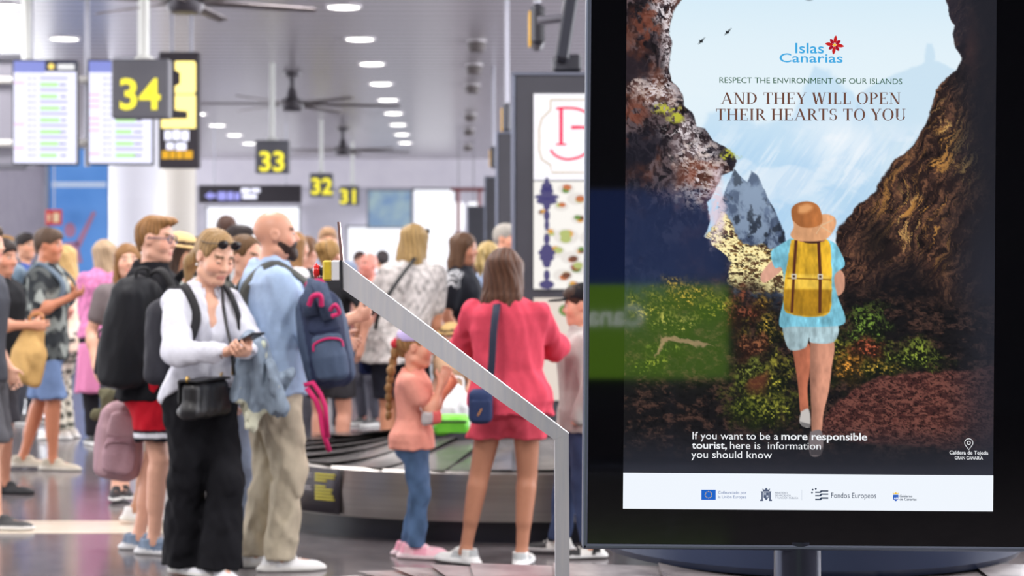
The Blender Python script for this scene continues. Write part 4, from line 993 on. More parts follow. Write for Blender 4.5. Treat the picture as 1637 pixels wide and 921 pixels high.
# ---------------------------------------------------------------- advertising screen
KD = 4.73; KS = KD/F; RT = .0073
def U(u, v):                                    # upright picture coordinates -> place on the screen's plane (it leans by .4 degrees)
    px = u-(v-460)*RT; py = v+(u-1290)*RT; return (px, py)
KX = (1294-HX)*KS
kiosk = empty('advertising_screen', (KX, KD, 0), 'tall black advertising screen with a lit island hiking poster on a round pole', 'advertising screen')
def kl(u, v, y=0.):
    px, py = U(u, v); return (((px-HX)*KS-KX), y, EYE+(HY-py)*KS)
def kbox(name, u0, u1, v0, v1, y0, y1, m, par, ch=.006):
    o = MB().box((0, 0, 0), ((u1-u0)/2*KS, (y1-y0)/2, (v1-v0)/2*KS), ch, Matrix.Rotation(math.atan(RT), 3, 'Y'))
    c = kl((u0+u1)/2, (v0+v1)/2, (y0+y1)/2); o.v = [(x+c[0], y+c[1], z+c[2]) for x, y, z in o.v]; return o.build(name, m, par)
U0, U1, V0, V1 = 934., 1654., -298., 880.
fmr = mat('frame_grey_metal', (112, 120, 136), .3, .6)
kbox('housing', U0+3, U1-3, V0+3, V1-3, .012, .11, mat('housing_black', (20, 20, 24), .4), kiosk)
e = 8
B = MB()
fr = []
for a in ((U0, U0+e, V0, V1), (U1-e, U1, V0, V1), (U0, U1, V0, V0+e), (U0, U1, V1-e, V1)): fr.append(a)
Rk = Matrix.Rotation(math.atan(RT), 3, 'Y')
for u0, u1, v0, v1 in fr:
    c = kl((u0+u1)/2, (v0+v1)/2, .03); B.box(c, ((u1-u0)/2*KS, .035, (v1-v0)/2*KS), .004, Rk)
B.build('frame', fmr, kiosk)
glass = mat('black_glass', (5, 5, 8), .03, spec=1.)
kbox('glass_front', U0+e, U1-e, V0+e, V1-e, .0, .012, glass, kiosk, .001)
ez = kl(1283, 880)
B = MB().tube([(ez[0], .055, ez[2]+.02), (ez[0], .055, .03)], .0595, 28); B.build('stand_pole', mat('pole_dark_metal', (70, 74, 88), .28, .8), kiosk, True)
B = MB().lathe([(.02, .0), (.40, .0), (.41, .01), (.41, .02), (.38, .03), (.07, .036), (.07, .06)], (ez[0], .055, 0), 48); B.build('stand_base', mat('base_dark_metal', (48, 50, 58), .4, .6), kiosk, True)
# ---- the poster picture, computed colour by colour on a fine grid
ST = 1.35
us = np.arange(998.5, 1590.0, ST); vs = np.arange(-236., 759.0, ST); GX, GY = np.meshgrid(us, vs); SHP = GX.shape
rng = np.random.default_rng(11)
def vnoise(x, y, seed):
    r = np.random.default_rng(seed); T = r.random((257, 257)); xi, yi = np.floor(x).astype(int), np.floor(y).astype(int); fx, fy = x-xi, y-yi
    fx, fy = fx*fx*(3-2*fx), fy*fy*(3-2*fy); a = lambda i, j: T[(yi+j) % 256, (xi+i) % 256]
    return (a(0, 0)*(1-fx)+a(1, 0)*fx)*(1-fy)+(a(0, 1)*(1-fx)+a(1, 1)*fx)*fy
def fbm(sx, sy, seed, o=5, X=None, Y=None, gain=.55):
    X = GX if X is None else X; Y = GY if Y is None else Y; s = 0; a = 1; t = 0
    for i in range(o): s = s+a*vnoise(X/sx*2**i+17*i, Y/sy*2**i+9*i, seed+i); t += a; a *= gain
    return s/t
def sm(x, a, b): t = np.clip((x-a)/(b-a), 0, 1); return t*t*(3-2*t)
def C3(*c): return np.array(c, float)
img = np.zeros(SHP+(3,))
def blend(c, m): global img; img = img*(1-m[..., None])+np.asarray(c)*m[..., None]
def poly(pts, X=None, Y=None, soft=1.2):
    """soft-edged mask of a polygon"""
    X = GX if X is None else X; Y = GY if Y is None else Y; ins = np.zeros(SHP, bool); d = np.full(SHP, 1e9); n = len(pts)
    for i in range(n):
        x0, y0 = pts[i]; x1, y1 = pts[(i+1) % n]
        if y0 != y1:
            c = ((Y < y0) != (Y < y1)) & (X < (x1-x0)*(Y-y0)/(y1-y0)+x0); ins ^= c
        ex, ey = x1-x0, y1-y0; t = np.clip(((X-x0)*ex+(Y-y0)*ey)/max(ex*ex+ey*ey, 1e-6), 0, 1); d = np.minimum(d, (X-x0-t*ex)**2+(Y-y0-t*ey)**2)
    d = np.sqrt(d)*np.where(ins, -1, 1); return 1-sm(d, -soft, soft), d
def blob(cx, cy, rx, ry, soft=.35, w=0., seed=1):
    q = np.sqrt(((GX-cx)/rx)**2+((GY-cy)/ry)**2)+w*(fbm(18, 18, seed, 4)-.5); return 1-sm(q, 1-soft, 1+soft*.3)
N1, N2, N3 = fbm(60, 60, 1), fbm(14, 14, 21), fbm(5, 5, 41, 3)
WX, WY = GX+34*(fbm(40, 40, 61)-.5)+12*(N2-.5), GY+34*(fbm(40, 40, 71)-.5)+12*(fbm(14, 14, 81)-.5)
# sky and haze
t = sm(GY, -230, 130); blend(C3(186, 222, 244), np.ones(SHP)); blend(C3(230, 243, 250), t*.95)
blend(C3(166, 205, 238), sm(GY, 170, 330)*.75*(.6+.8*fbm(90, 60, 5)).clip(0, 1)); blend(C3(246, 250, 253), sm(fbm(110, 60, 7), .46, .66)*sm(GY, 120, 240)*.9)
m, _ = poly([(1330, 330), (1370, 150), (1405, 128), (1430, 116), (1450, 108), (1470, 100), (1476, 96), (1477, 78), (1480, 70), (1488, 70), (1492, 80), (1492, 94), (1506, 100), (1524, 110), (1600, 150), (1600, 420)], WX*.25+GX*.75, WY*.25+GY*.75, 3); blend(C3(196, 222, 240), m*.75)
m, _ = poly([(1090, 360), (1130, 180), (1170, 178), (1210, 200), (1260, 190), (1300, 108), (1326, 112), (1350, 140), (1400, 200), (1420, 330), (1250, 420)], WX*.5+GX*.5, WY*.5+GY*.5, 6); blend(C3(178, 213, 240), m*.55)
blend(C3(222, 236, 248), sm(fbm(70, 40, 9), .5, .68)*sm(GY, 180, 230)*.8)
blend(C3(250, 252, 255), blob(1350, 230, 90, 60, .9)*.6)
st_ = fbm(16, 120, 401, 6, GX+.7*GY, GY-.5*GX, .6); blend(C3(160, 200, 236), sm(st_, .48, .66)*sm(GY, 190, 260)*sm(GY, 470, 380)*.26); blend(C3(252, 253, 255), sm(fbm(14, 90, 411, 6, GX+.7*GY, GY-.5*GX, .6), .50, .74)*sm(GY, 180, 250)*.42)
def rockfill(mask, dark, mid, light, sx, sy, seed, thr=.60, amt=.9, X=None, Y=None):
    n = fbm(sx, sy, seed, 6, X, Y, .62); rd = 1-np.abs(2*fbm(sx*.6, sy*.6, seed+50, 5, X, Y)-1)
    blend(dark, mask); blend(mid, mask*sm(n, .42, .62)*.9); blend(light, mask*sm(rd*.55+n*.55, thr, thr+.14)*amt)
    blend(dark*.4, mask*sm(fbm(sx*.4, sy*.4, seed+90, 4, X, Y), .56, .7)*.8)
# blue spire in the gorge
m, d = poly([(1140, 470), (1146, 330), (1160, 300), (1172, 270), (1182, 282), (1192, 290), (1200, 272), (1208, 278), (1226, 318), (1246, 352), (1262, 400), (1290, 440), (1280, 520), (1140, 520)], GX*.7+WX*.3, GY*.7+WY*.3, 1.5)
rockfill(m, C3(62, 74, 98), C3(96, 112, 140), C3(150, 168, 190), 30, 40, 131, .66, .6); blend(C3(190, 212, 236), m*sm(GY, 400, 290)*.25)
# bright sunlit gorge floor
m, d = poly([(1130, 370), (1150, 340), (1170, 360), (1190, 390), (1230, 390), (1262, 410), (1270, 470), (1200, 470), (1160, 450)], WX, WY, 3); rockfill(m, C3(92, 66, 44), C3(176, 138, 76), C3(255, 240, 176), 14, 8, 141, .60, 1.)
# left cliff
Lc = [(980, -260), (1122, -260), (1112, -200), (1118, -150), (1098, -90), (1104, -40), (1090, 0), (1076, 22), (1068, 45), (1072, 75), (1067, 100), (1074, 128), (1086, 150), (1090, 170), (1104, 182), (1112, 202), (1128, 206), (1142, 228), (1162, 240), (1176, 258), (1168, 272), (1150, 280), (1140, 306), (1128, 326), (1132, 352), (1126, 378), (1148, 398), (1166, 420), (1160, 452), (1172, 470), (1180, 700), (980, 700)]
m, d = poly(Lc, GX*.55+WX*.45, GY*.55+WY*.45, 1.5); LM = m
rockfill(m, C3(30, 24, 28), C3(62, 46, 46), C3(120, 104, 108), 20, 34, 151, .66, .6, WX, WY)
blend(C3(112, 62, 44), m*sm(fbm(50, 70, 163), .52, .66)*.6); blend(C3(24, 24, 34), m*sm(fbm(60, 60, 167), .50, .68)*.75)
rug = (1-np.abs(2*fbm(15, 9, 171, 6, WX, WY, .65)-1)); fine = fbm(4, 4, 175, 3)
for cx, cy, rx, ry in ((1068, 60, 18, 90), (1050, 150, 46, 30), (1112, 246, 44, 34), (1120, 300, 40, 40), (1060, 10, 30, 40), (1090, 210, 40, 24)):
    blend(C3(232, 222, 226), m*blob(cx, cy, rx, ry, .8)*sm(rug*.75+fine*.35, .74, .90)*.95)
for cx, cy, rx, ry in ((1030, 40, 30, 60), (1120, 280, 34, 34), (1010, 190, 30, 40)): blend(C3(132, 70, 50), m*blob(cx, cy, rx, ry, .9, 1., 6)*sm(fbm(12, 12, 177, 4), .44, .6)*.7)
for cx, cy, rx, ry, s in ((1040, 150, 44, 22, 1), (1070, 168, 34, 26, 2), (1016, 136, 24, 14, 3), (1140, 270, 30, 26, 6), (1100, 250, 50, 28, 7), (1110, 310, 40, 26, 9)):
    b_ = blob(cx, cy, rx, ry, .6, 1.2, 180+s); blend(C3(214, 196, 190), b_*LM*sm(fbm(6, 5, 190+s, 4), .52, .64)*.75)
for cx, cy, rx, ry in ((1062, 176, 26, 12), (1164, 248, 15, 12), (1078, 190, 16, 10)): blend(C3(186, 186, 62), blob(cx, cy, rx, ry, .5, 1.5, 5)*sm(fbm(5, 5, 201, 3), .38, .58))
blend(C3(24, 34, 56), LM*blob(1070, 400, 130, 120, .6, .6, 3)*.78); blend(C3(226, 206, 214), blob(1146, 330, 15, 70, .6, 1.1, 12)*sm(rug, .50, .72)*.85); blend(C3(150, 96, 110), LM*blob(1150, 330, 22, 46, .6, .8, 8)*.5)
# right cliff
Rc = [(1600, -260), (1466, -260), (1480, -190), (1472, -120), (1496, -70), (1508, 0), (1516, 22), (1526, 36), (1522, 55), (1536, 88), (1526, 108), (1508, 122), (1496, 140), (1490, 158), (1482, 190), (1468, 214), (1452, 236), (1436, 246), (1424, 262), (1412, 286), (1398, 304), (1382, 318), (1366, 330), (1352, 350), (1338, 372), (1330, 420), (1320, 700), (1600, 700)]
m, d = poly(Rc, GX*.6+WX*.4, GY*.6+WY*.4, 1.8); RM = m
SX, SY = WX+.55*WY, WY-.2*WX; rockfill(m, C3(38, 26, 24), C3(86, 57, 46), C3(140, 96, 68), 9, 40, 211, .68, .6, SX, SY); blend(C3(44, 32, 30), m*sm(fine, .45, .6)*.5)
blend(C3(206, 146, 74), m*sm(fbm(7, 46, 221, 6, SX, SY, .7), .54, .70)*(blob(1520, 240, 50, 80, .9)+blob(1440, 330, 60, 90, .9)+blob(1500, 330, 30, 110, .8)).clip(0, 1)*.85)
blend(C3(240, 190, 110), m*sm(fbm(5, 22, 231, 5, SX, SY, .7), .56, .70)*(blob(1512, 190, 34, 40, .8)+blob(1545, 250, 30, 60, .8)+blob(1452, 350, 30, 70, .8)).clip(0, 1)*.8)
blend(C3(60, 58, 76), m*sm(GY, 140, 40)*.5); blend(C3(150, 84, 70), m*blob(1553, 80, 14, 70, .8, .8, 9)*.5)
blend(C3(30, 31, 38), m*sm(GX+40*(N1-.5), 1490, 1580)*.95); blend(C3(16, 16, 20), m*blob(1440, 470, 66, 62, .7, .6, 4)*.95); blend(C3(20, 18, 18), m*blob(1400, 380, 34, 50, .8, .6, 14)*.7)
# lower ground
gm = sm(GY+60*(N1-.5), 440, 500); gm = np.maximum(gm, sm(GY, 560, 600))
rockfill(gm*1., C3(18, 17, 18), C3(44, 32, 28), C3(104, 72, 60), 16, 10, 241, .74, .5)
blend(C3(20, 34, 66), sm(GX, 1170, 1010)*sm(GY, 420, 460)*sm(GY, 560, 460)*.4)
def bush(cx, cy, rx, ry, dark, light, seed, k=3.2):
    light = light*np.array((.92, .84, .9)); b_ = blob(cx, cy, rx*1.12, ry*1.12, .95, 1.7, seed); blend(dark*.55, b_*.75); n = fbm(k, k, seed+300, 3); top = sm(GY, cy+ry, cy-ry)
    blend(light*.8, b_*sm(n+.16*top, .56, .72)*(.25+.75*top)); blend(np.minimum(light*1.25, 250), b_*b_*sm(n+.14*top, .68, .80)*.9); blend(dark*.3, b_*sm(n, .42, .30)*.8)
gD, gL, yL, rD = C3(44, 62, 22), C3(140, 160, 54), C3(196, 176, 66), C3(96, 48, 32)
for a in ((1090, 478, 46, 30, C3(66, 60, 24), yL, 1), (1040, 500, 36, 26, C3(60, 70, 30), C3(150, 150, 60), 2), (1142, 496, 34, 22, gD, C3(176, 178, 60), 3), (1082, 520, 38, 18, gD, C3(166, 172, 80), 4), (1038, 588, 32, 18, gD, gL, 5), (1060, 560, 40, 12, gD, C3(110, 130, 50), 15),
          (1218, 488, 26, 22, C3(80, 60, 24), C3(200, 168, 60), 6), (1186, 500, 30, 30, rD, C3(150, 90, 60), 7), (1222, 530, 30, 22, gD, yL, 8), (1200, 560, 30, 30, rD, C3(140, 96, 60), 9), (1196, 640, 34, 44, gD, gL, 10), (1238, 612, 44, 40, gD, C3(170, 176, 60), 11), (1236, 660, 44, 26, gD, C3(176, 190, 66), 12), (1200, 600, 30, 30, C3(60, 70, 30), C3(130, 150, 60), 13),
          (1382, 524, 46, 34, C3(36, 56, 22), C3(110, 150, 56), 20), (1350, 570, 34, 40, C3(52, 70, 26), C3(150, 160, 56), 21), (1362, 590, 34, 28, C3(110, 80, 30), C3(220, 160, 60), 22), (1450, 572, 52, 30, gD, C3(140, 170, 60), 23), (1410, 590, 30, 18, gD, yL, 24), (1385, 556, 26, 18, rD, C3(176, 96, 60), 25)): bush(*a)
m, d = poly([(1050, 575), (1062, 540), (1100, 544), (1150, 562), (1100, 556), (1068, 552)], WX, WY, 2); blend(C3(186, 140, 120), m*.7)
m, d = poly([(1300, 700), (1330, 655), (1360, 625), (1410, 600), (1470, 592), (1540, 590), (1600, 584), (1600, 720)], WX*.5+GX*.5, WY*.5+GY*.5, 3); rockfill(m, C3(62, 34, 32), C3(98, 54, 48), C3(132, 84, 72), 9, 5, 251, .66, .6)
m, d = poly([(1130, 690), (1200, 600), (1230, 590), (1262, 610), (1280, 700)], WX, WY, 3); blend(C3(110, 54, 40), m*blob(1210, 600, 24, 40, .6)*.7)
for a in ((1225, 655, 40, 24, gD, C3(176, 190, 66), 32), (1190, 664, 26, 18, gD, gL, 33)): bush(*a)
blend(C3(34, 36, 44), sm(GY, 668, 742)*.95); blend(C3(40, 42, 52), sm(GX, 1500, 1590)*sm(GY, 260, 480)*.75); blend(C3(52, 54, 64), sm(GY, 735, 757)*.5)
# hiker
def P_(c, pts, soft=1., tex=0., shade=None, w=0.):
    X, Y = (GX, GY) if not w else (GX+w*(N2-.5), GY+w*(fbm(14, 14, 83)-.5)); m, d = poly(pts, X, Y, soft); c = C3(*c)*np.ones(SHP+(3,))
    if tex: c = c*(1+tex*(fbm(7, 16, 77, 3)-.5))[..., None]
    if shade: x0, x1, k = shade; c = c*(1+(k-1)*sm(GX, x0, x1))[..., None]
    blend(c.clip(0, 255), m)
def sp2(pts, n=5): return [tuple(p[:2]) for p in spline([np.array((x, y, 0.)) for x, y in list(pts)+[pts[0]]], n)]
sk = (214, 150, 124)
P_((150, 88, 66), sp2([(1266, 552), (1294, 550), (1296, 590), (1292, 620), (1294, 664), (1282, 664), (1276, 610)]), tex=.3, shade=(1266, 1294, 1.25))
P_((196, 190, 186), sp2([(1282, 658), (1294, 654), (1297, 676), (1292, 684), (1280, 676)])); P_((120, 116, 116), [(1280, 674), (1297, 678), (1296, 684), (1284, 682)])
P_(sk, sp2([(1296, 545), (1333, 545), (1330, 590), (1326, 625), (1318, 660), (1314, 692), (1300, 694), (1298, 650), (1296, 610)]), tex=.25, shade=(1318, 1298, .72))
P_((120, 110, 112), sp2([(1297, 690), (1314, 688), (1318, 712), (1312, 728), (1298, 728), (1295, 706)])); P_((70, 66, 70), [(1296, 716), (1317, 716), (1314, 728), (1298, 728)])
P_((214, 160, 138), sp2([(1232, 418), (1218, 436), (1216, 448), (1224, 452), (1246, 436), (1250, 424)]), tex=.2); P_((206, 150, 124), sp2([(1330, 424), (1348, 436), (1350, 460), (1342, 472), (1332, 468), (1328, 440)]), tex=.2)
P_((150, 172, 178), sp2([(1250, 516), (1292, 512), (1338, 516), (1334, 546), (1298, 548), (1294, 540), (1288, 556), (1264, 560), (1254, 540)]), tex=.5, shade=(1254, 1335, 1.12))
P_((120, 186, 206), sp2([(1262, 382), (1290, 378), (1330, 386), (1344, 404), (1350, 424), (1334, 440), (1338, 470), (1352, 514), (1320, 522), (1270, 522), (1246, 520), (1254, 470), (1250, 430), (1238, 428), (1232, 404), (1246, 392)]), tex=.55, shade=(1240, 1350, 1.05))
P_((206, 160, 44), sp2([(1264, 384), (1290, 380), (1322, 384), (1328, 410), (1330, 460), (1326, 498), (1306, 506), (1270, 504), (1254, 494), (1254, 450), (1260, 410)]), tex=.5, shade=(1300, 1332, 1.14), w=3)
P_((168, 124, 30), [(1254, 462), (1330, 462), (1326, 498), (1306, 506), (1270, 504), (1254, 494)], 2, tex=.5); P_((232, 190, 72), [(1262, 438), (1326, 440), (1328, 462), (1256, 462)], 3, tex=.4); P_((140, 96, 24), [(1258, 444), (1328, 446), (1328, 448), (1258, 446)], 1)
for x in (1272, 1308): P_((86, 44, 28), [(x-2.5, 384), (x+2.5, 384), (x+5.5, 440), (x+5, 500), (x+.5, 500), (x+.5, 440)] if x > 1290 else [(x-2.5, 384), (x+2.5, 384), (x-1, 440), (x-4, 500), (x-8, 500), (x-5.5, 440)])
for x in (1269, 1311): P_((220, 214, 200), [(x-4, 438), (x+4, 438), (x+4, 446), (x-4, 446)]); P_((70, 40, 28), [(x-2, 440), (x+2, 440), (x+2, 444), (x-2, 444)])
P_((160, 104, 80), sp2([(1280, 372), (1312, 372), (1316, 386), (1278, 386)])); P_((60, 34, 30), sp2([(1284, 378), (1308, 376), (1310, 388), (1286, 388)]))
P_((210, 154, 112), sp2([(1264, 344), (1290, 352), (1316, 342), (1334, 348), (1334, 364), (1320, 382), (1296, 386), (1272, 384), (1263, 376), (1268, 362)]), tex=.25, shade=(1268, 1336, 1.1))
P_((196, 120, 66), sp2([(1266, 352), (1264, 336), (1272, 326), (1290, 322), (1306, 328), (1313, 344), (1312, 358), (1296, 364), (1278, 362)]), tex=.2, shade=(1312, 1268, .8)); P_((226, 160, 104), sp2([(1276, 330), (1290, 326), (1298, 332), (1288, 340), (1276, 340)]), 4)
for a, b_ in (((1312, 360), (1330, 352)), ((1312, 362), (1328, 372)), ((1312, 360), (1304, 374))): P_((226, 190, 150), [(a[0], a[1]-1), (b_[0], b_[1]-1), (b_[0], b_[1]+1), (a[0], a[1]+1)], .8)
# circling birds
for cx, cy in ((1160, 51), (1118, 66)): P_((22, 24, 26), [(cx-5, cy+6), (cx-1, cy), (cx+6, cy-5), (cx+3, cy), (cx+1, cy+3)], .7); P_((22, 24, 26), [(cx-3, cy-1), (cx+3, cy+1), (cx+2, cy+3), (cx-3, cy+2)], .6)
blend(C3(90, 100, 110), blob(1290, -14, 13, 16, .3))
img = img.clip(0, 255)
ny, nx = SHP; px = GX-(GY-460)*RT; py = GY+(GX-1290)*RT
V = np.stack([(px-HX)*KS-KX, np.full(SHP, -.0006), EYE+(HY-py)*KS], -1).reshape(-1, 3)
ii = np.arange(ny*nx).reshape(ny, nx); Q = np.stack([ii[:-1, :-1], ii[1:, :-1], ii[1:, 1:], ii[:-1, 1:]], -1).reshape(-1, 4)
DISP = attr_mat('lit_display', .04, emit=True, spec=1.)
screen = mesh('display', V, Q, DISP, kiosk, col=lin(img.reshape(-1, 3)))
# ---- white footer and lettering on the display
def scr_mat(n, c, s=1.): return mat('print_'+n, (2, 2, 2), .05, emit=c, estr=s, spec=.6)
wht, ink = scr_mat('white', (245, 249, 255)), scr_mat('ink', (52, 66, 88))
kbox('footer_band', 998.5, 1590, 758, 815.5, -.0010, -.0004, scr_mat('footer', (240, 246, 254)), screen, 0)
def flat(name, polys, m, y=-.0016, par=None):
    B = MB(); n = 0
    for p in polys:
        b = len(B.v); B.v += [tuple(np.array(kl(u+(v-460)*RT, v-(u-1290)*RT, y))) for u, v in p]; B.f.append(tuple(range(b, b+len(p))))
    return B.build(name, m, par or screen)
def ktext(txt, px, py, cap, m, align='LEFT', bold=0., wpx=None, y=-.0018, space=1.):
    """baseline starts at pixel (px, py); cap height in pixels; wpx squeezes or stretches it to that width"""
    size = cap/.66; v, f = text_mesh(txt, size, 'LEFT', bold*size, space); x0 = min(q[0] for q in v); x1 = max(q[0] for q in v); k = 1. if wpx is None else wpx/(x1-x0); W_ = (x1-x0)*k
    ox = px-{'LEFT': 0, 'CENTER': W_/2, 'RIGHT': W_}[align]
    pts = []
    for a, b_, _ in v:
        u, w_ = ox+(a-x0)*k, py-b_+(ox+(a-x0)*k-px)*RT; pts.append(kl(u+(w_-460)*RT, w_-(u-1290)*RT, y))
    return mesh('lettering', pts, f, m, screen)
bls = scr_mat('sky_blue', (66, 170, 226)); red = scr_mat('red', (200, 34, 34)); yel = scr_mat('yellow', (244, 200, 60))
ktext('Islas', 1271, 85, 15.5, bls, wpx=46, bold=.010); ktext('Canarias', 1246, 99.5, 13.5, bls, wpx=101, bold=.010)
for i in range(8):                              # red flower emblem
    a = math.radians(45*i+8); L_ = 15 if i % 2 == 0 else 11.5; r0 = 2.5; pts = []
    for t in range(13):
        u = t/12; w_ = 2.7*math.sin(math.pi*min(1, u*.9+.05))**.8; pts.append((r0+(L_-r0)*u, w_))
    pts = pts+[(x, -w_) for x, w_ in pts[::-1]]; cx, cy = 1334, 72
    flat('emblem_petal', [[(cx+x*math.cos(a)-w_*math.sin(a), cy+x*math.sin(a)+w_*math.cos(a)) for x, w_ in pts]], red if i % 2 == 0 else scr_mat('crimson', (170, 20, 44)), -.0016-.00005*i)
flat('emblem_heart', [[(1334+2.4*math.cos(t*.5236), 72+2.4*math.sin(t*.5236)) for t in range(12)]], yel, -.0022)
ktext('RESPECT THE ENVIRONMENT OF OUR ISLANDS', 1150, 132.6, 8.6, scr_mat('green', (28, 84, 48)), bold=0., wpx=292)
# serif headline, drawn stroke by stroke
def serif(txt, px, py, cap, wpx, m):
    th, tn = .15, .045; G = []; x = 0.
    def bar(x0, y0, x1, y1, w_): G.append([(x0-w_/2, y0), (x0+w_/2, y0), (x1+w_/2, y1), (x1-w_/2, y1)])
    def hb(x0, x1, y, w_=tn): G.append([(x0, y-w_/2), (x1, y-w_/2), (x1, y+w_/2), (x0, y+w_/2)])
    def ser(xc, y, w_=.30): hb(xc-w_/2, xc+w_/2, y+(.02 if y < .5 else -.02), .04)
    def stem(xc, w_=th, top=True, bot=True):
        bar(xc, 0, xc, 1, w_)
        if top: ser(xc, 1)
        if bot: ser(xc, 0)
    def arc(cx, cy, rx, ry, a0, a1, wmax, wmin=tn, n=18):
        for i in range(n):
            q = []
            for t in (i, i+1):
                a = math.radians(a0+(a1-a0)*t/n); w_ = wmin+(wmax-wmin)*abs(math.cos(a))**1.5; q.append((a, w_))
            (a, wa), (b_, wb) = q
            G.append([(cx+rx*math.cos(a), cy+ry*math.sin(a)), (cx+rx*math.cos(b_), cy+ry*math.sin(b_)), (cx+(rx-wb)*math.cos(b_), cy+(ry-wb*.9)*math.sin(b_)), (cx+(rx-wa)*math.cos(a), cy+(ry-wa*.9)*math.sin(a))])
    for ch in txt:
        n0 = len(G); wd = .3
        if ch == 'A': bar(.12, 0, .44, 1, tn*1.2); bar(.74, 0, .42, 1, th); hb(.22, .62, .34); ser(.12, 0, .24); ser(.74, 0, .28); wd = .88
        elif ch == 'N': bar(.16, 0, .16, 1, tn*1.2); bar(.72, 0, .72, 1, tn*1.2); bar(.68, 0, .16, 1, th); ser(.14, 1, .24); ser(.16, 0, .24); ser(.72, 1, .24); wd = .88
        elif ch == 'D': stem(.18); arc(.28, .5, .50, .5, -90, 90, th); hb(.18, .30, .98); hb(.18, .30, .02); wd = .86
        elif ch == 'T': stem(.36, top=False); hb(.04, .68, .98); bar(.06, .76, .05, 1, tn); bar(.66, .76, .67, 1, tn); wd = .72
        elif ch == 'H': stem(.18); stem(.70); hb(.18, .70, .5); wd = .88
        elif ch == 'E': stem(.18, bot=False, top=False); hb(.04, .60, .98); hb(.04, .62, .02); hb(.18, .46, .5); bar(.59, .78, .60, 1, tn); bar(.62, 0, .61, .22, tn); bar(.46, .4, .46, .6, tn); wd = .70
        elif ch == 'Y': bar(.38, .0, .38, .45, th); bar(.38, .42, .12, 1, th); bar(.38, .44, .66, 1, tn*1.2); ser(.38, 0); ser(.12, 1, .26); ser(.66, 1, .22); wd = .76
        elif ch == 'W': bar(.32, 0, .12, 1, th); bar(.32, 0, .52, 1, tn*1.2); bar(.72, 0, .52, 1, th); bar(.72, 0, .94, 1, tn*1.2); ser(.12, 1, .26); ser(.52, 1, .2); ser(.94, 1, .22); wd = 1.08
        elif ch == 'I': stem(.18); wd = .38
        elif ch == 'L': stem(.18, bot=False); hb(.04, .58, .02); bar(.58, 0, .57, .24, tn); wd = .64
        elif ch == 'O': arc(.44, .5, .40, .52, 0, 360, th, n=32); wd = .88
        elif ch == 'P': stem(.18); arc(.28, .72, .36, .28, -90, 90, th); hb(.18, .3, .98); hb(.18, .3, .46); wd = .68
        elif ch == 'R': stem(.18); arc(.28, .74, .34, .26, -90, 90, th); hb(.18, .3, .98); hb(.18, .34, .5); bar(.70, 0, .38, .5, th); ser(.72, 0, .2); wd = .78
        elif ch == 'S': arc(.32, .735, .26, .265, 50, 260, th*.9); arc(.32, .265, .27, .265, 80, -130, th*.9); bar(.50, .72, .50, .98, tn); bar(.10, .02, .10, .28, tn); wd = .64
        elif ch == 'U': bar(.18, .3, .18, 1, th); bar(.66, .3, .66, 1, tn*1.2); arc(.42, .32, .315, .33, 180, 360, th*.8); ser(.18, 1); ser(.66, 1, .24); wd = .82
        for g in range(n0, len(G)): G[g] = [(a+x, b_) for a, b_ in G[g]]
        x += wd+.03
    k = wpx/x
    flat('headline', [[(px+a*k, py-b_*cap) for a, b_ in g] for g in G], m)
brn = scr_mat('brown', (110, 74, 62))
serif('AND THEY WILL OPEN', 1152, 166.5, 18.5, 289, brn); serif('THEIR HEARTS TO YOU', 1144, 192.5, 18.5, 305, brn)
wh2 = scr_mat('white2', (240, 242, 246))
ktext('If you want to be a', 1107, 702, 11, wh2, wpx=137); ktext('more responsible', 1249, 703, 11, wh2, bold=.018, wpx=137)
ktext('tourist,', 1106, 717, 10.5, wh2, bold=.018, wpx=56); ktext('here is  information', 1167, 717.5, 11, wh2, wpx=145); ktext('you should know', 1105, 732, 11, wh2, wpx=129)
# location pin and place name
pin = []
for t in range(25):
    a = math.radians(-220+260*t/24); pin.append((1548.5+6.6*math.cos(a), 708+6.6*math.sin(a)))
pin.append((1548.5, 719)); pin.append(pin[0]); B = MB()
B.tube([kl(u+(v-460)*RT, v-(u-1290)*RT, -.0016) for u, v in pin], .0008, 6); B.tube([kl(1548.5+2.6*math.cos(t*.4)+(708-460)*RT, 708+2.6*math.sin(t*.4)-(1548.5-1290)*RT, -.0016) for t in range(17)], .0008, 6); B.build('location_pin', wh2, screen)
ktext('Caldera de Tejeda', 1548.5, 726.5, 5.6, wh2, 'CENTER', .012, 62); ktext('GRAN CANARIA', 1548.5, 734.5, 4.8, wh2, 'CENTER', .012, 45)
# footer emblems
R4 = lambda x0, y0, x1, y1: [(x0, y1), (x1, y1), (x1, y0), (x0, y0)]
flat('european_flag', [R4(1121, 783, 1144, 799)], scr_mat('flag_blue', (28, 100, 200)))
flat('flag_star', [[(1132.5+5.2*math.cos(i*.5236)+(1.1 if j % 2 == 0 else .5)*math.cos(j*.628), 791+5.2*math.sin(i*.5236)+(1.1 if j % 2 == 0 else .5)*math.sin(j*.628)) for j in range(10)] for i in range(12)], yel, -.0019)
bk = scr_mat('footer_blue', (70, 100, 160))
ktext('Cofinanciado por', 1148, 789.5, 4.4, bk, wpx=45); ktext('la Unión Europea', 1148, 796.5, 4.4, bk, wpx=45)
S1, S2 = scr_mat('crest', (84, 96, 122)), scr_mat('crest_pale', (190, 200, 216))
flat('crest', [R4(1217, 787, 1219.5, 800), R4(1229.5, 787, 1232, 800), [(1220.5, 787), (1229, 787), (1229, 795), (1224.8, 800), (1220.5, 795)], [(1220, 786), (1218.5, 781), (1222, 783), (1224.7, 779.5), (1227.5, 783), (1231, 781), (1229.5, 786)], R4(1215, 798.5, 1220, 801), R4(1229, 798.5, 1234, 801), R4(1216, 785.5, 1220, 787), R4(1229, 785.5, 1233, 787)], S1)
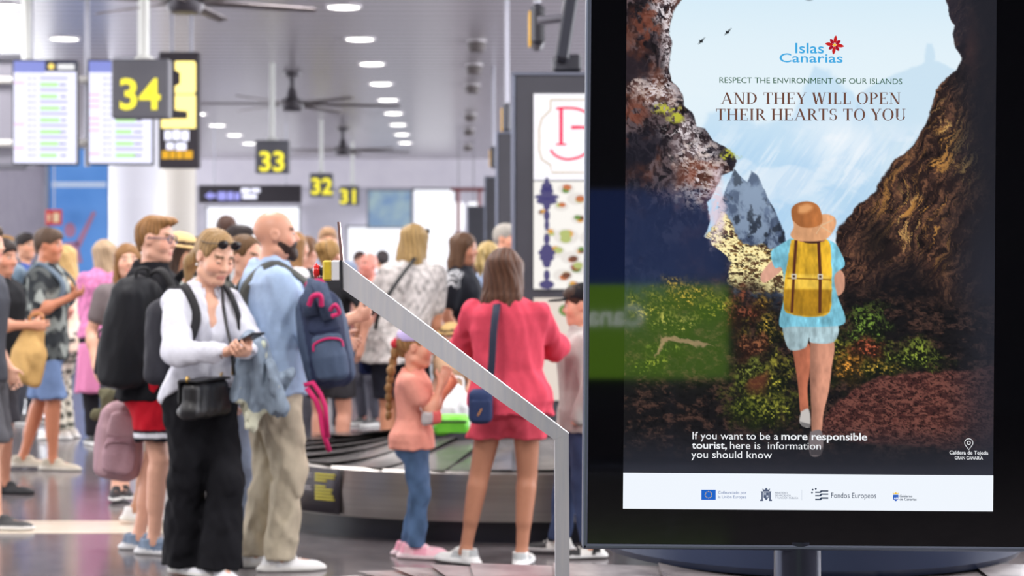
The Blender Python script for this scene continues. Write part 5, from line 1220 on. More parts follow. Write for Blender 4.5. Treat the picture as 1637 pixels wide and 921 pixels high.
flat('crest_field', [R4(1221.5, 788, 1224.4, 791.2), R4(1225, 792, 1228, 795)], S2, -.0019)
for i, tx in enumerate(('MINISTERIO', 'DE HACIENDA', 'Y FUNCIÓN PÚBLICA')): ktext(tx, 1239, 789.5+3.9*i, 2.8, S1, wpx=(20, 25, 37)[i])
flat('divider', [R4(1281.5, 783, 1282, 800)], S2)
flat('striped_mark', [[(1303, 788), (1312, 788), (1314, 786), (1324, 786), (1324, 784), (1312, 784), (1310, 786), (1303, 786)], [(1303, 793.5), (1312, 793.5), (1314, 791), (1324, 791), (1324, 789), (1312, 789), (1310, 791.5), (1303, 791.5)], [(1303, 799.8), (1312, 799.8), (1314, 797.5), (1324, 797.5), (1324, 795), (1312, 795), (1310, 797.5), (1303, 797.5)]], ink)
flat('mark_star', [[(x+1.7*math.cos(j*1.2566-1.57)*(1 if j % 1 == 0 else .5), y+1.7*math.sin(j*1.2566-1.57)) for j in range(5)] for x, y in ((1299, 783), (1304, 781.5), (1298, 787.5))], ink)
ktext('Fondos Europeos', 1328.5, 796, 8.2, ink, wpx=72)
flat('shield', [[(1427.5, 791), (1436, 791), (1436, 798), (1431.8, 801.5), (1427.5, 798)]], scr_mat('shield_blue', (24, 90, 190))); flat('shield_peak', [[(1429 + 2.3*i, 798), (1430+2.3*i, 794), (1431+2.3*i, 798)] for i in range(3)], wht, -.0019)
flat('shield_crown', [[(1427.5, 790), (1427, 787.5), (1429.5, 789), (1431.8, 786.5), (1434, 789), (1436.5, 787.5), (1436, 790)]], yel)
ktext('Gobierno', 1438, 795, 3.6, ink, wpx=20, bold=.02); ktext('de Canarias', 1438, 800, 3.6, ink, wpx=27, bold=.02)
# ---- lit billboard behind the camera, seen only as a reflection in the screen's glass
bb = empty('lit_billboard', (.55, -4.0, 0), 'blue and green lit billboard reflected in the glass of the screen', 'billboard', rz=math.pi)
MB().box((0, .06, 1.33), (1.03, .05, .72), .02).build('cabinet', mat('housing_black', (20, 20, 24), .4), bb)
MB().box((0, 0, 1.66), (1.0, .01, .34), 0).build('blue_panel', glow('billboard_blue', (30, 76, 170), 1.0), bb); MB().box((0, 0, .985), (1.0, .01, .335), 0).build('green_panel', glow('billboard_green', (126, 180, 30), 2.0), bb)
v, f = text_mesh('Canarias', .20, 'CENTER', .004); mesh('lettering', [(-.05+x, -.014, 1.03+y) for x, y, z in v], f, glow('billboard_white', (240, 250, 240), 3.), bb)
MB().box((0, .06, .03), (.8, .2, .03), .01).tube([(-.6, .06, .05), (-.6, .06, .7)], .04, 10).tube([(.6, .06, .05), (.6, .06, .7)], .04, 10).build('stand', mat('pole_dark_metal', (70, 74, 88), .28, .8), bb)
# ---------------------------------------------------------------- the travellers
def bagmat(): return BAGM
WHT = (220, 221, 232)
# ---- woman in the white shirt, reading her phone
A = Person('woman in white shirt and wide black trousers looking down at her phone', 322, 8.80, 1.64, 38, 'f', skin=(226, 174, 148), h=.0065, lean=(0, .02), head=(-4, 22, -4), hoff=(-.025, .045, -.005), hs=1.03, down=True, twist=0,
           hands={'R': dict(at=(360, 562, -.30), n=(-.5, .4, .7), curl=.75, pole=(.8, -.4, -.6), thumb=.6), 'L': dict(at=(391, 562, -.27), n=(.6, .1, .7), curl=.75, pole=(-.8, -.3, -.7), thumb=.6)},
           feet=[(294, 920), (352, 926)], toes=(-14, 10))
A.browc = (120, 92, 70); A.body()
A.top('white_shirt', WHT, hem=.915, sl=1.93, inf=.026, sw=.064, ew=.068, cuff=.045, neck=.062, vneck=.20, collar=WHT, fold=.008, fit=1.05, hemslope=.6)
A.pants('wide_trousers', (22, 22, 27), hem=.055, inf=.008, thigh=.100, knee=.088, ankle=.112, waist=.625, fold=.006); A.shoes((236, 236, 242))
A.hair('tied', (150, 120, 82)); A.glasses((40, 28, 26), up=True)
S = Shape().u(sph(A.hp(.078, -.01, -.048), .007)).u(sph(A.hp(-.078, -.01, -.048), .007)); sdf_obj('earring', S, .003, mat('pearl', (240, 236, 230), .2), A.root)
Sh = Shape(); Sh.u(A.hr((.0, -.115, -.01), (.02, -.14, -.09), .034, .03)).u(A.hr((.02, -.14, -.09), (.01, -.13, -.20), .03, .016), .02); Sh.disp = folds(.003, 60., 1, (1, 1, .2))
sdf_obj('ponytail', Sh, .006, HAIRM, A.root, lambda V: np.tile(hexcol((146, 116, 78)), (len(V), 1)))
def phone(p, px, py, dd, label, tilt=(-.5, .2), rz=.4):
    v = P(px, py, p.D+dd); r = empty('smartphone', v, label, 'phone', rz=p.rz+rz); r.rotation_euler = (tilt[0], tilt[1], p.rz+rz)
    MB().box((0, 0, 0), (.037, .076, .0045), .004).build('case', mat('phone_black', (22, 22, 26), .3), r); MB().box((0, 0, .0046), (.033, .07, .0006), .0003).build('phone_screen', mat('phone_glass', (8, 8, 12), .06), r)
    MB().lathe([(.006, -.0062), (.006, -.0045), (.0, -.0045)], (-.022, .056, 0), 12).build('camera_lens', mat('dark_lens', (28, 22, 22), .12), r); return r
phone(A, 399, 541, -.36, 'black smartphone held by the woman in the white shirt', (.35, .0), .1)
# her black crossbody bag
bg = empty('crossbody_bag', A.W(A.L(328, 666, -.20)), 'black leather crossbody bag on the hip of the woman in white', 'handbag', rz=A.rz+math.radians(30))
S = Shape().u(rbox((0, 0, .085), (.158, .045, .082), .035)).u(loft((-.15, -.01, .03), (.15, -.01, .03), (0, 1, 0), [(0, .05, .03), (.5, .055, .034), (1, .05, .03)], .02), .03); S.disp = folds(.0025, 22., 3)
bk_ = LEATH; cbag = lambda c: (lambda V: np.tile(hexcol(c), (len(V), 1)))
sdf_obj('body', S, .006, LEATH, bg, cbag((24, 23, 26)))
S = Shape().u(rbox((0, -.046, .115), (.157, .006, .055), .006)).u(rbox((0, 0, .17), (.157, .046, .006), .006), .02); fl_ = sdf_obj('flap', S, .005, LEATH, bg, cbag((28, 27, 30)))
MB().box((0, -.0535, .075), (.022, .0015, .004), .001).build('gold_clasp', mat('gold_metal', (206, 166, 72), .3, 1.), fl_)
for sx in (-1, 1):
    ring = [Vector((sx*.150+.012*math.cos(t*.524), .0, .178+.014*math.sin(t*.524))) for t in range(13)]; MB().tube(ring, .003, 6, False).build('ring', mat('gold_metal', (206, 166, 72), .3, 1.), bg, True)
iv = Matrix.Rotation(-(A.rz+math.radians(30)), 3, 'Z')
def toB(v): return iv @ (A.W(v)-bg.location)
sp = spline([A.L(374, 600, -.22), A.L(370, 560, -.25), A.L(362, 520, -.19), A.L(357, 490, -.14), A.neck+np.array((-.07, .045, .0))*A.k+np.array((0, 0, .01)), A.neck+np.array((-.04, -.08, -.01)), A.neck+np.array((.08, -.15, -.2)), A.L(276, 606, -.02), A.L(280, 610, -.10)], 6)
ribbon('strap', [toB(q) for q in sp], .016, .004, mat('strap_black', (20, 20, 23), .5, bump=.1, scale=(90, 90, 90)), bg, center=toB(A.neck-np.array((0, 0, .25))))
d_ = nrm(A.wr['R']-A.el['R']); o1 = nrm(np.cross(d_, (0, 0, 1.))); o2 = np.cross(d_, o1)
for j, cc in enumerate(((150, 110, 90), (226, 214, 200))):
    MB().tube([A.wr['R']-d_*(.012+.012*j)+(o1*math.cos(t*.393)+o2*math.sin(t*.393))*.031 for t in range(17)], .004, 6, False).build('bracelet', mat('bracelet_%d' % j, cc, .4), A.root, True)
q_ = toB(A.L(372, 592, -.22)); MB().box(q_, (.009, .004, .02), .002).build('buckle', mat('gold_metal', (206, 166, 72), .3, 1.), bg)
pv, tb = backpack('backpack', 'dark grey backpack on the back of the woman in white shirt', A.W(A.neck+np.array((.02, -.275, -.47))), A.rz, .29, .15, .42, (46, 46, 54), trim=(26, 26, 30))
def worn_straps(p, bp, m, x=.115, wd=.04, col=None, which='RL', fr=.11):
    inv = Matrix.Rotation(-p.rz, 3, 'Z')
    for q in which:
        pts = strap_pts(p, q, x=x, fr=fr); ribbon('shoulder_strap', [inv @ (p.W(v)-bp.location) for v in pts], wd, .012, m, bp, center=inv @ (p.W(p.neck-p.w*.22*p.k)-bp.location))
worn_straps(A, pv, tb, fr=.115)
# denim jacket hanging over her arm
dj = empty('denim_jacket', A.W(A.L(420, 600, -.05)), 'faded blue denim jacket with frayed pale edges draped over an arm', 'jacket')
S = Shape(); w2 = lambda px, py, dd=0.: np.array(P(px, py, A.D-.12+dd)-dj.location)
for a_, b_, r1, r2 in (((392, 552), (398, 660), .04, .034), ((402, 548), (420, 640), .045, .04), ((412, 556), (440, 652), .05, .04), ((404, 590), (402, 680), .03, .022), ((420, 600), (452, 656), .045, .03), ((440, 620), (458, 600), .03, .03), ((386, 560), (384, 640), .03, .025)):
    S.u(rc(w2(*a_), w2(*b_, random.uniform(-.04, .04)), r1, r2), .03)
S.disp = folds(.013, 30., 4, (1, 1, .35))
def djc(V):
    n = wob(V, 60.)*.5; c = lin((136, 150, 166))*np.clip(1+.25*n, .5, 1.5)[:, None]; e_ = (V[:, 2]+.45*V[:, 0] < -.16+.02*np.sin(V[:, 0]*60)) | (wob(V, 37., 2) > 1.35); c[e_] = lin((206, 206, 184)); return c
sdf_obj('cloth', S, .007, CLOTH, dj, djc)
S = Shape().u(rc(w2(430, 580, -.05), w2(452, 650, -.05), .024, .034)); S.disp = folds(.006, 40., 2); sdf_obj('sleeve', S, .006, CLOTH, dj, djc)
S = Shape().u(rc(w2(388, 549, -.03), w2(418, 552, -.03), .02, .018)); S.disp = folds(.005, 50., 2); sdf_obj('collar', S, .006, CLOTH, dj, lambda V: np.tile(lin((190, 196, 176)), (len(V), 1)))
# ---- bald bearded man
B_ = Person('bald bearded man in pale blue shirt and beige trousers', 436, 9.06, 1.735, 106, 'm', skin=(204, 150, 126), h=.007, girth=1.13, lean=(0, -.005), head=(9, -2, 0),
            hands={'R': dict(at=(566, 508, -.02), n=(-.8, .1, .4), curl=.8, pole=(.35, -.2, -1.)), 'L': dict(at=(540, 545, .25), n=(.8, 0, .3), curl=.8, pole=(-.7, -.2, -1.))}, feet=[(447, 913), (404, 906)], toes=(4, -4))
B_.browc = (90, 62, 48); B_.body(); B_.top('pale_blue_shirt', (164, 186, 216), hem=.86, sl=1.3, inf=.030, sw=.074, ew=.07, cuff=.06, fit=1.08, collar=(158, 182, 214), neck=.068, fold=.006)
def khaki(V): c = np.tile(hexcol((196, 184, 162)), (len(V), 1)); c[V[:, 2] > .975*B_.k] = hexcol((40, 34, 32)); return c
B_.pants('beige_trousers', (196, 184, 162), hem=.06, inf=.018, thigh=.105, knee=.083, ankle=.075, waist=.575, fold=.007, colf=khaki); B_.shoes((238, 238, 240)); B_.beard((52, 38, 34))
pv, tb = backpack('backpack', 'olive grey daypack on the back of the bald man', B_.W(B_.neck+np.array((.0, -.235, -.50))), B_.rz, .28, .10, .42, (84, 86, 80), trim=(74, 76, 72)); worn_straps(B_, pv, tb, wd=.055, fr=.135)
# navy backpack with magenta trim carried in front
nv = P(531, 618, B_.D-.27)
pv, tb = backpack('backpack', 'navy backpack with magenta straps carried in front of the bald man', nv, math.radians(12), .235, .20, .46, (36, 46, 74), (66, 80, 104), (198, 24, 96), tilt=(0, math.radians(-9)), h=.007)
mg = mat('magenta_webbing', (200, 26, 98), .7, bump=.2, scale=(120, 120, 120))
fr_ = lambda px, py, dd=-.14: Matrix.Rotation(-math.radians(12), 3, 'Z') @ (P(px, py, B_.D+dd)-nv)
e_ = pv.rotation_euler.to_matrix().inverted()
pl = lambda px, py, dd=-.38: e_ @ (P(px, py, B_.D+dd)-nv)
ribbon('magenta_strap', [pl(*q) for q in ((490, 620), (505, 640), (512, 660), (516, 690), (527, 722))], .024, .006, mg, pv, normal=(0, -1, 0))
ribbon('magenta_strap', [pl(*q) for q in ((486, 616), (500, 612), (512, 630), (520, 650), (524, 700))], .022, .006, mg, pv, normal=(0, -1, .2))
ribbon('padded_strap', [pl(*q) for q in spline([np.array((494., 478., 0)), np.array((506., 440., 0)), np.array((516., 470., 0)), np.array((524., 510., 0)), np.array((540., 560., 0))], 5) for q in [tuple(q[:2])]] if False else [pl(a, b) for a, b in ((497, 505), (494, 478), (502, 452), (512, 458), (518, 480), (528, 510))], .07, .018, mat('strap_slate', (58, 72, 98), .8, c2=(72, 84, 110), scale=(60, 60, 60)), pv, normal=(0, -1, 0))
MB().tube(spline([pl(494, 488, -.42), pl(500, 474, -.44), pl(512, 473, -.44), pl(514, 489, -.42)], 6), .012, 8).build('magenta_loop', mg, pv, True)
MB().tube(spline([pl(528, 496, -.42), pl(536, 488, -.44), pl(542, 500, -.42), pl(530, 506, -.42)], 6), .01, 8).build('magenta_loop', mg, pv, True)
# ---- person in grey-blue trousers behind them
Cc = Person('woman with brown updo and grey-blue trousers, mostly hidden behind the white shirt', 389, 9.55, 1.62, 60, 'f', h=.011, head=(0, 8, 0), feet=[(384, 893), (402, 886)])
Cc.body(); Cc.top('grey_top', (176, 186, 200), sl=.5, hem=.85); Cc.pants('grey_blue_trousers', (150, 164, 190), hem=.10, thigh=.1, knee=.08, ankle=.074); Cc.shoes((238, 238, 240)); Cc.hair('bun', (96, 70, 44))
# ---- teenage boy with black backpack
Dd = Person('teenage boy in black t-shirt and red shorts with glasses and swept-up fair hair', 240, 9.62, 1.72, 80, 'm', skin=(226, 172, 148), h=.0075, girth=.88, lean=(0, .01), head=(2, 4, 0),
            hands={'L': dict(at=(204, 640, .17), n=(.8, .2, 0), curl=1.2, pole=(-.3, -1, -.2)), 'R': dict(at=(285, 590, -.1), curl=.6, pole=(.5, -.8, -.3))}, feet=[(246, 886), (222, 878)], toes=(6, -4))
Dd.browc = (120, 86, 56); Dd.body()
Dd.top('black_tshirt', (24, 24, 29), hem=.80, sl=.85, inf=.038, sw=.075, ew=.07, fit=1.05)
def shc(V):
    c = np.tile(hexcol((186, 22, 40)), (len(V), 1)); z = V[:, 2]; b0 = .595*Dd.k
    c[z < b0+.055] = hexcol((26, 24, 34)); c[(z < b0+.042) & (z > b0+.018)] = hexcol((228, 228, 236)); return c
Dd.pants('red_shorts', (186, 22, 40), hem=.595, inf=.016, thigh=.108, knee=.112, ankle=.1, waist=.55, colf=shc, fold=.006); Dd.shoes((134, 152, 176), (226, 226, 228), accent=(96, 112, 136)); Dd.hair('quiff', (140, 100, 60)); Dd.glasses((40, 48, 96))
pv, tb = backpack('backpack', 'large black backpack worn by the boy in the black t-shirt', Dd.W(Dd.neck+np.array((.20, -.085, -.60))), Dd.rz-.40, .31, .22, .57, (30, 31, 36), trim=(20, 20, 24), h=.008, tilt=(-.17, 0)); worn_straps(Dd, pv, tb, fr=.12)
# pink backpack hanging from his hand, olive cap beside it
pv, tb = backpack('backpack', 'dusty pink backpack hanging from a hand beside the red shorts', P(184, 766, 9.72), math.radians(14), .245, .17, .40, (186, 150, 158), (176, 140, 150), (160, 124, 134), tilt=(0, math.radians(7)), h=.007)
S = Shape(); o_ = P(176, 655, 9.80); w3 = lambda px, py, dd=0.: np.array(P(px, py, 9.80+dd)-o_)
for a_, b_, r1, r2 in (((160, 626), (176, 640), .02, .04), ((176, 636), (198, 632), .045, .04), ((180, 650), (172, 680), .05, .03), ((160, 662), (150, 664), .018, .02), ((196, 640), (206, 660), .04, .03), ((168, 660), (184, 672), .03, .04)): S.u(rc(w3(*a_), w3(*b_), r1, r2), .02)
S.disp = folds(.008, 34., 6); oc = empty('olive_jacket', o_, 'bundled olive green jacket held above the pink backpack', 'jacket'); sdf_obj('cloth', S, .007, CLOTH, oc, lambda V: np.tile(hexcol((104, 100, 78)), (len(V), 1)))
S = Shape().u(rc(w3(190, 618, -.03), w3(208, 634, -.03), .016, .02)); S.disp = folds(.003, 50.); sdf_obj('pale_lining', S, .006, CLOTH, oc, lambda V: np.tile(hexcol((196, 200, 190)), (len(V), 1)))
# ---- woman in the pink set, back to the camera
Sw = Person('woman in coral pink top and shorts seen from behind, brown bob hair', 816, 9.18, 1.545, 168, 'f', skin=(182, 126, 100), h=.007, girth=1.02, lean=(-.03, .0), head=(10, 4, 0), shw=.162,
            hands={'L': dict(at=(800, 560, .30), n=(.6, .4, .2), pole=(-1., -.15, -.5)), 'R': dict(at=(852, 560, .32), n=(-.6, .4, .2), pole=(1., -.2, -.6))}, feet=[(834, 905), (744, 903)], toes=(0, -62), leg=(0, -.35))
Sw.body(); CORAL = (210, 72, 92)
Sw.top('coral_sweater', CORAL, hem=.845, sl=1.9, inf=.034, sw=.064, ew=.07, cuff=.05, fit=1.16, neck=.06, fold=.006); Sw.pants('coral_shorts', (214, 78, 96), hem=.71, inf=.022, thigh=.107, knee=.118, ankle=.1, waist=.60, fold=.005); Sw.shoes((226, 226, 224), (240, 240, 240), accent=(178, 182, 184), sole_h=.032); Sw.hair('bob', (84, 56, 42), L=.265, vol=1.1)
bg = empty('shoulder_bag', Sw.W(Sw.L(768, 678, -.20)), 'small navy shoulder bag hanging beside the coral shorts', 'handbag', rz=math.radians(4))
S = Shape().u(rbox((0, 0, .085), (.058, .04, .085), .035)); S.disp = folds(.002, 30.); sdf_obj('body', S, .006, BAGM, bg, cbag((36, 52, 92)))
S = Shape().u(rbox((0, -.036, .065), (.05, .012, .055), .012)); po = sdf_obj('front_pocket', S, .006, BAGM, bg, cbag((32, 46, 84)))
MB().box((-.006, -.05, .06), (.004, .003, .02), .002, Matrix.Rotation(.5, 3, 'Y')).build('leather_zip_pull', mat('tan_leather', (176, 120, 70), .5), po)
ib = Matrix.Rotation(-math.radians(4), 3, 'Z'); tB = lambda v: ib @ (Sw.W(v)-bg.location)
sp = spline([Sw.L(781, 626, -.20), Sw.L(786, 580, -.205), Sw.L(789, 530, -.19), Sw.L(793, 496, -.14), Sw.L(796, 480, -.02), Sw.L(797, 490, .09), Sw.L(780, 560, .17), Sw.L(760, 626, .03)], 6)
ribbon('strap', [tB(q) for q in sp], .036, .005, mat('strap_navy', (30, 36, 58), .8), bg, center=tB(Sw.neck-np.array((.0, 0, .25))))
# ---- girl in peach t-shirt
T = Person('young girl in peach t-shirt, jeans and pink shoes with lilac cap and braid', 661, 9.42, 1.165, 82, 'f', skin=(230, 168, 140), h=.006, girth=.92, hs=.86, shw=.125, head=(-4, 6, 0),
           hands={'R': dict(at=(707, 612, -.06), n=(-.7, .1, .5), curl=.6, pole=(.4, -.3, -1)), 'L': dict(at=(716, 622, .10), n=(.7, 0, .4), curl=.6, pole=(-.4, -.3, -1))}, feet=[(664, 893), (655, 888)], toes=(6, -2))
T.body(); PEACH = (238, 160, 142); T.top('peach_tshirt', PEACH, hem=.83, sl=.5, inf=.028, sw=.078, ew=.078, fit=1.1, bust=False, neck=.075)
T.pants('jeans', (84, 108, 142), hem=.09, inf=.006, thigh=.094, knee=.076, ankle=.064, fold=.005, colf=lambda V: lin((84, 110, 146))*np.clip(1+.16*wob(V, 34.), .6, 1.5)[:, None]); T.shoes((244, 190, 202), (244, 220, 226), accent=(236, 160, 180), big=1.32); T.hair('tied', (150, 112, 72)); T.cap((196, 180, 224))
S = Shape(); pr = None
for i in range(9):
    t = i/8; p_ = T.hp(.012*math.sin(i*2.6)-.01, -.115-.02*math.sin(t*3), .0-.42*t); S.u(ell(p_, np.array((.026, .024, .032))*(1-.25*t)), .008)
S.disp = folds(.002, 90.); sdf_obj('braid', S, .005, HAIRM, T.root, lambda V: np.tile(hexcol((146, 108, 68)), (len(V), 1)))
S = Shape().u(rc(T.hp(.0, -.10, .02), T.hp(0, -.125, .0), .03, .024)); sdf_obj('hair_tie', S, .005, CLOTH, T.root, lambda V: np.tile(hexcol((206, 60, 70)), (len(V), 1)))
pb = empty('small_pouch', T.W(T.L(690, 668, -.12)), 'small grey and coral pouch on the hip of the girl in peach', 'bag', rz=.3); S = Shape().u(rbox((0, 0, 0), (.05, .022, .035), .02)); S.disp = folds(.003, 60.)
sdf_obj('body', S, .005, BAGM, pb, lambda V: np.where((V[:, 0] > 0)[:, None], lin((222, 106, 104)), lin((190, 184, 184)))); MB().tube(spline([(-.045, 0, .025), (-.06, -.01, .05), (-.04, .02, .06)], 5), .004, 6).build('strap', mat('strap_pale', (210, 190, 190), .7), pb, True)
# ---- child in grey jacket half hidden by the screen
Vv = Person('child in grey jacket and jeans with black cap, half hidden by the screen', 934, 9.6, 1.37, 268, 'm', skin=(214, 160, 134), h=.009, hs=.88, head=(0, 5, 0), feet=[(893, 886), (945, 893)], toes=(10, -10), girth=1.15)
Vv.body(fingers=False); Vv.top('grey_jacket', (176, 172, 168), hem=.80, sl=1.9, inf=.03, sw=.075, ew=.07); Vv.pants('dark_jeans', (54, 66, 98), inf=.016, knee=.08, ankle=.075); Vv.shoes((28, 28, 32), (222, 222, 222), accent=(220, 218, 214)); Vv.hair('short', (60, 44, 34)); Vv.cap((26, 26, 30))
# ---- standing crowd further off
def simple(label, px, D, H, face, sex, skin, hair, top, bot, h=.013, head=(0, 0, 0), sl=.6, hem=.86, pants=None, skirt=None, hands=None, feet=None, shoe=(60, 60, 62), sole=(230, 230, 228), girth=1., L=.24, colf=None, lean=(0, 0), toes=(0, 0), vol=1., inf=.018, legc=None, group=None, phem=.08, fingers=True):
    p = Person(label, px, D, H, face, sex, skin=skin, h=h, girth=girth, head=head, hands=hands, feet=feet, lean=lean, toes=toes, group=group); p.body(fingers)
    p.top('top' if sl < 1.2 else 'jacket', top, hem=hem, sl=sl, inf=inf, colf=colf(p) if colf else None)
    if skirt: p.skirt('skirt', bot, *skirt)
    if pants is not None or not skirt: p.pants('shorts' if phem > .35 else 'trousers', legc or bot, hem=phem, thigh=.1, knee=.1 if phem > .35 else .075, inf=.014)
    p.shoes(shoe, sole)
    if hair: p.hair(hair[0], hair[1], L=L, vol=vol)
    return p
FAIR, TAN, RED_ = (224, 172, 148), (194, 142, 114), (196, 140, 118)
G_ = lambda px, D, H, *a, **k: simple(*a, **k)
E = simple('woman in straw visor between the teenage boy and the woman in white', 284, 10.7, 1.64, 70, 'f', TAN, ('long', (66, 50, 42)), (150, 156, 150), (190, 186, 178), head=(0, 8, 0), feet=[(216, 838), (276, 834)], shoe=(236, 236, 238), phem=.45, L=.26); E.straw_hat((206, 176, 124), .12)
Z = simple('woman with brown hair behind the large black backpack', 203, 11.9, 1.60, 20, 'f', FAIR, ('long', (136, 98, 62)), (120, 110, 112), (70, 70, 80), feet=[(186, 800), (198, 798)], shoe=(36, 36, 40), phem=.5, toes=(10, 0))
Fp = simple('woman in pink blouse and skirt with straight grey-blonde hair, turned away', 166, 15.2, 1.65, 205, 'f', FAIR, ('long', (172, 146, 118)), (214, 130, 176), (222, 136, 178), head=(-25, 5, 0), sl=1.6, hem=.92, inf=.04, skirt=(.46, .62, .13, .24, .18), pants=1, legc=(34, 32, 38), L=.30, girth=1.1, vol=1.1,
            hands={'R': dict(at=(186, 600, .1)), 'L': dict(at=(140, 560, .1))}, colf=lambda p: (lambda V: lin((214, 130, 176))*np.clip(1+.22*wob(V, 55.), .6, 1.5)[:, None]))
Gb = simple('woman with long blonde hair in cream top and patterned trousers', 104, 15.7, 1.61, 262, 'f', FAIR, ('long', (190, 160, 106)), (232, 220, 196), (196, 190, 172), head=(-8, 8, 0), sl=.7, hem=.80, L=.34, vol=1.08, hands={'L': dict(at=(90, 520, -.1)), 'R': dict(at=(96, 545, .1))}, shoe=(220, 214, 206))
me = Gb.root.children
for o in me:
    if o.name.startswith('trousers'):
        V = np.zeros(len(o.data.vertices)*3, np.float32); o.data.vertices.foreach_get('co', V); V = V.reshape(-1, 3); g = (np.sin(V[:, 2]*70)*np.sin((V[:, 0]+V[:, 1])*70) > .1); c = np.ones((len(V), 4), np.float32); c[:, :3] = np.where(g[:, None], lin((90, 92, 84)), lin((222, 218, 202))); o.data.attributes['Col'].data.foreach_set('color', c.ravel())
floral = lambda p: (lambda V: np.where((wob(V, 24., 3) > .35)[:, None], lin((150, 156, 152)), np.where((wob(V, 31., 1) > .1)[:, None], lin((84, 88, 88)), lin((44, 48, 52)))))
Hm = simple('man in dark floral shirt and denim shorts with folded arms', 74, 13.4, 1.72, 82, 'm', (196, 128, 98), ('short', (88, 70, 58)), (60, 66, 66), (110, 132, 172), hem=.80, sl=.85, colf=floral, inf=.03, girth=1.05, phem=.52, head=(0, 6, 0),
            hands={'R': dict(at=(112, 476, -.22), pole=(.6, -.3, -1), n=(-.5, .3, .6), curl=.7), 'L': dict(at=(112, 470, .2), pole=(-.6, -.3, -1), curl=.7)}, feet=[(84, 752), (36, 750)], shoe=(176, 166, 150), sole=(206, 200, 190), toes=(4, -6))
pv, tb = backpack('backpack', 'slate blue backpack on the man in the floral shirt', Hm.W(Hm.neck+np.array((0.04, -.235, -.46))), Hm.rz, .30, .17, .46, (122, 144, 164), trim=(96, 112, 128), h=.012); worn_straps(Hm, pv, tb, fr=.13)
I_ = simple('man in black t-shirt at the left edge holding a tan bag', 0, 12.1, 1.63, 75, 'm', (206, 146, 120), ('short', (54, 46, 44)), (30, 31, 35), (78, 78, 86), head=(10, 8, 0), girth=1.12, hem=.84, sl=.7, phem=.5, hands={'R': dict(at=(50, 520, -.3), pole=(.6, -.4, -1), curl=.9), 'L': dict(at=(52, 525, .1), pole=(-.6, -.3, -1), curl=.9)}, feet=[(8, 789), (-16, 786)], shoe=(30, 30, 34), sole=(40, 40, 44))
tbg = empty('tan_bag', P(54, 612, 11.85), 'soft tan bag held by the man at the left edge', 'bag', rz=.2); S = Shape().u(loft((-.06, 0, .02), (.02, 0, .36), (1, 0, 0), [(0, .10, .05), (.5, .11, .06), (1, .05, .03)], .04)); S.disp = folds(.012, 20., 2)
sdf_obj('body', S, .011, BAGM, tbg, cbag((206, 166, 104))); MB().tube(spline([(-.02, 0, .36), (-.02, 0, .42), (.05, 0, .43), (.06, 0, .34)], 5), .01, 8).build('handle', mat('tan_leather', (176, 120, 70), .5), tbg, True)
J = simple('person in grey t-shirt and sandals cut off by the left edge', -28, 10.55, 1.70, 85, 'm', FAIR, ('short', (70, 56, 46)), (70, 72, 80), (86, 86, 92), hem=.84, phem=.5, sl=.8, feet=[(-6, 848), (-30, 838)])
K1 = simple('man with short dark hair behind the man in black at left', 38, 17.2, 1.74, 60, 'm', TAN, ('short', (40, 34, 34)), (70, 90, 150), (60, 62, 70), h=.015)
K2 = simple('fair-haired person at the far left edge of the crowd', 4, 17.6, 1.72, 100, 'm', FAIR, ('short', (150, 112, 66)), (190, 186, 180), (70, 70, 80), h=.015)
M1 = simple('woman with dark brown hair seen from behind, right of the visor woman', 316, 12.6, 1.65, 170, 'f', TAN, ('long', (70, 52, 42)), (130, 122, 112), (80, 80, 86), L=.22, h=.014)
M2 = simple('tall dark-haired man far behind the bald man', 362, 15.2, 1.85, 190, 'm', TAN, ('short', (66, 44, 36)), (170, 170, 178), (60, 62, 70), h=.015)
M3 = simple('man with black hair and glasses between the woman in white and the bald man', 380, 13.4, 1.74, 90, 'm', TAN, ('short', (40, 32, 32)), (176, 180, 184), (70, 72, 82), h=.014); M3.glasses((30, 30, 34))
N1 = simple('man with brown hair right behind the bald man, facing away', 487, 14.2, 1.67, 150, 'm', RED_, ('short', (104, 72, 46)), (60, 62, 66), (70, 70, 78), h=.014)
N0 = simple('woman in white t-shirt just past the beard of the bald man', 468, 13.5, 1.70, 120, 'f', FAIR, ('long', (150, 112, 74)), (236, 236, 240), (90, 90, 100), h=.014)
N2 = simple('woman with fair tied-back hair in black jacket and shorts', 525, 12.75, 1.63, 160, 'f', RED_, ('bun', (150, 116, 70)), (34, 34, 38), (50, 48, 52), sl=1.0, phem=.6, hands={'R': dict(at=(578, 550, -.2), pole=(1, -.4, -.3))}, head=(10, 6, 0))
N3 = simple('tall man with receding hair behind the fair-haired woman in black', 524, 16.0, 1.77, 10, 'm', (216, 160, 128), ('short', (150, 116, 86)), (120, 130, 150), (70, 70, 80), h=.015)
W1 = simple('bald red-faced man far back near the bright window', 591, 17.0, 1.56, 320, 'm', (190, 122, 108), None, (170, 120, 110), (70, 70, 80), h=.015)
W2 = simple('distant person with dark hair below the bright window', 612, 22.0, 1.6, 200, 'm', TAN, ('short', (50, 44, 46)), (120, 118, 130), (70, 70, 80), h=.018, fingers=False)
W3 = simple('distant person in red top at the far end of the hall', 574, 24.0, 1.6, 30, 'm', RED_, ('short', (70, 50, 46)), (170, 70, 66), (70, 70, 80), h=.018, fingers=False)
lace = lambda p: (lambda V: lin((198, 192, 190))*np.clip(1+.2*wob(V, 70.)-.3*(wob(V, 42., 2) > .5), .5, 1.3)[:, None])
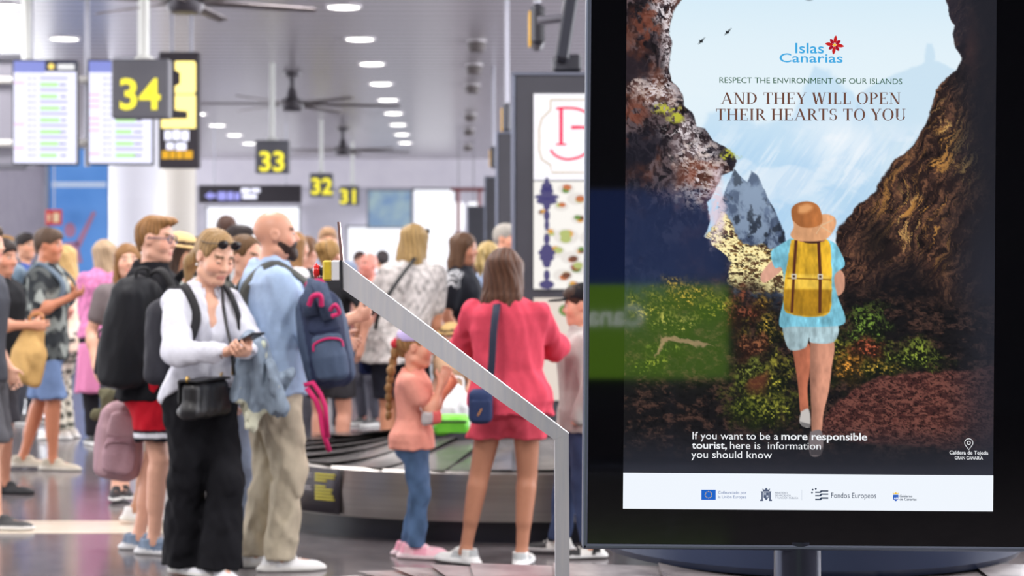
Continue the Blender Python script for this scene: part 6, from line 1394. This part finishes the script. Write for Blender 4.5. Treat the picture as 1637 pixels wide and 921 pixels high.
O_ = simple('woman in grey patterned t-shirt with blonde hair and sunglasses, behind the carousel', 640, 12.85, 1.74, 172, 'f', (208, 146, 116), ('bob', (150, 122, 78)), (198, 192, 190), (42, 44, 56), colf=lace, h=.010, sl=.85, inf=.03, girth=1.22, hem=.80, phem=.55, head=(28, 8, 0), L=.24, lean=(.09, .05), vol=1.06, hands={'R': dict(at=(690, 560, .1), pole=(1, -.2, -.3)), 'L': dict(at=(560, 560, .25), pole=(-1, -.1, .2))})
O_.glasses((30, 26, 26), up=True)
ob = empty('crossbody_bag', O_.W(O_.L(592, 560, .1)), 'dark blue bag of the woman in the grey patterned t-shirt', 'handbag', rz=.2); S = Shape().u(rbox((0, 0, -.08), (.08, .04, .09), .03)); sdf_obj('body', S, .009, BAGM, ob, cbag((30, 44, 92)))
io = Matrix.Rotation(-.2, 3, 'Z'); tO = lambda v: io @ (O_.W(v)-ob.location); ribbon('strap', [tO(v) for v in spline([O_.L(596, 555, .05), O_.L(606, 500, -.2), O_.L(632, 455, -.21), O_.L(658, 420, -.12), O_.L(664, 410, .0), O_.L(655, 440, .16)], 5)], .03, .006, mat('strap_black', (20, 20, 23), .5), ob, center=tO(O_.neck-np.array((0, 0, .22))))
Pp = simple('person with long brown hair in black top facing right, behind the carousel', 738, 13.4, 1.69, 75, 'f', (206, 144, 116), ('long', (92, 66, 48)), (34, 36, 44), (60, 62, 70), h=.012, sl=.7, inf=.032, hem=.9, L=.2, head=(2, 6, 0), phem=.1); Pp.top('white_shirt', (226, 228, 232), hem=.8, sl=.3, inf=.018, collar=(236, 236, 240))
Q_ = simple('blonde woman with ponytail in pale blue shirt seen from behind', 781, 14.0, 1.63, 172, 'f', FAIR, ('pony', (176, 150, 96)), (164, 184, 218), (60, 66, 90), h=.011, sl=1.3, inf=.03, L=.17, girth=1.1, head=(18, 4, 0))
Qr = simple('person in red t-shirt left of the pale blue shirt', 762, 15.4, 1.5, 165, 'f', RED_, ('tied', (90, 64, 50)), (214, 54, 56), (70, 70, 80), h=.013, sl=.8)
R_ = simple('grey-haired man partly behind the charcoal menu tower', 806, 15.6, 1.79, 60, 'm', (206, 146, 118), ('short', (156, 150, 142)), (214, 216, 224), (80, 80, 90), h=.012)
U_ = simple('small child in straw hat behind the carousel', 722, 12.75, 1.06, 330, 'f', FAIR, ('bob', (120, 90, 60)), (196, 160, 130), (60, 70, 96), h=.011, head=(0, 10, 0), L=.16); U_.straw_hat((206, 172, 116), .14)
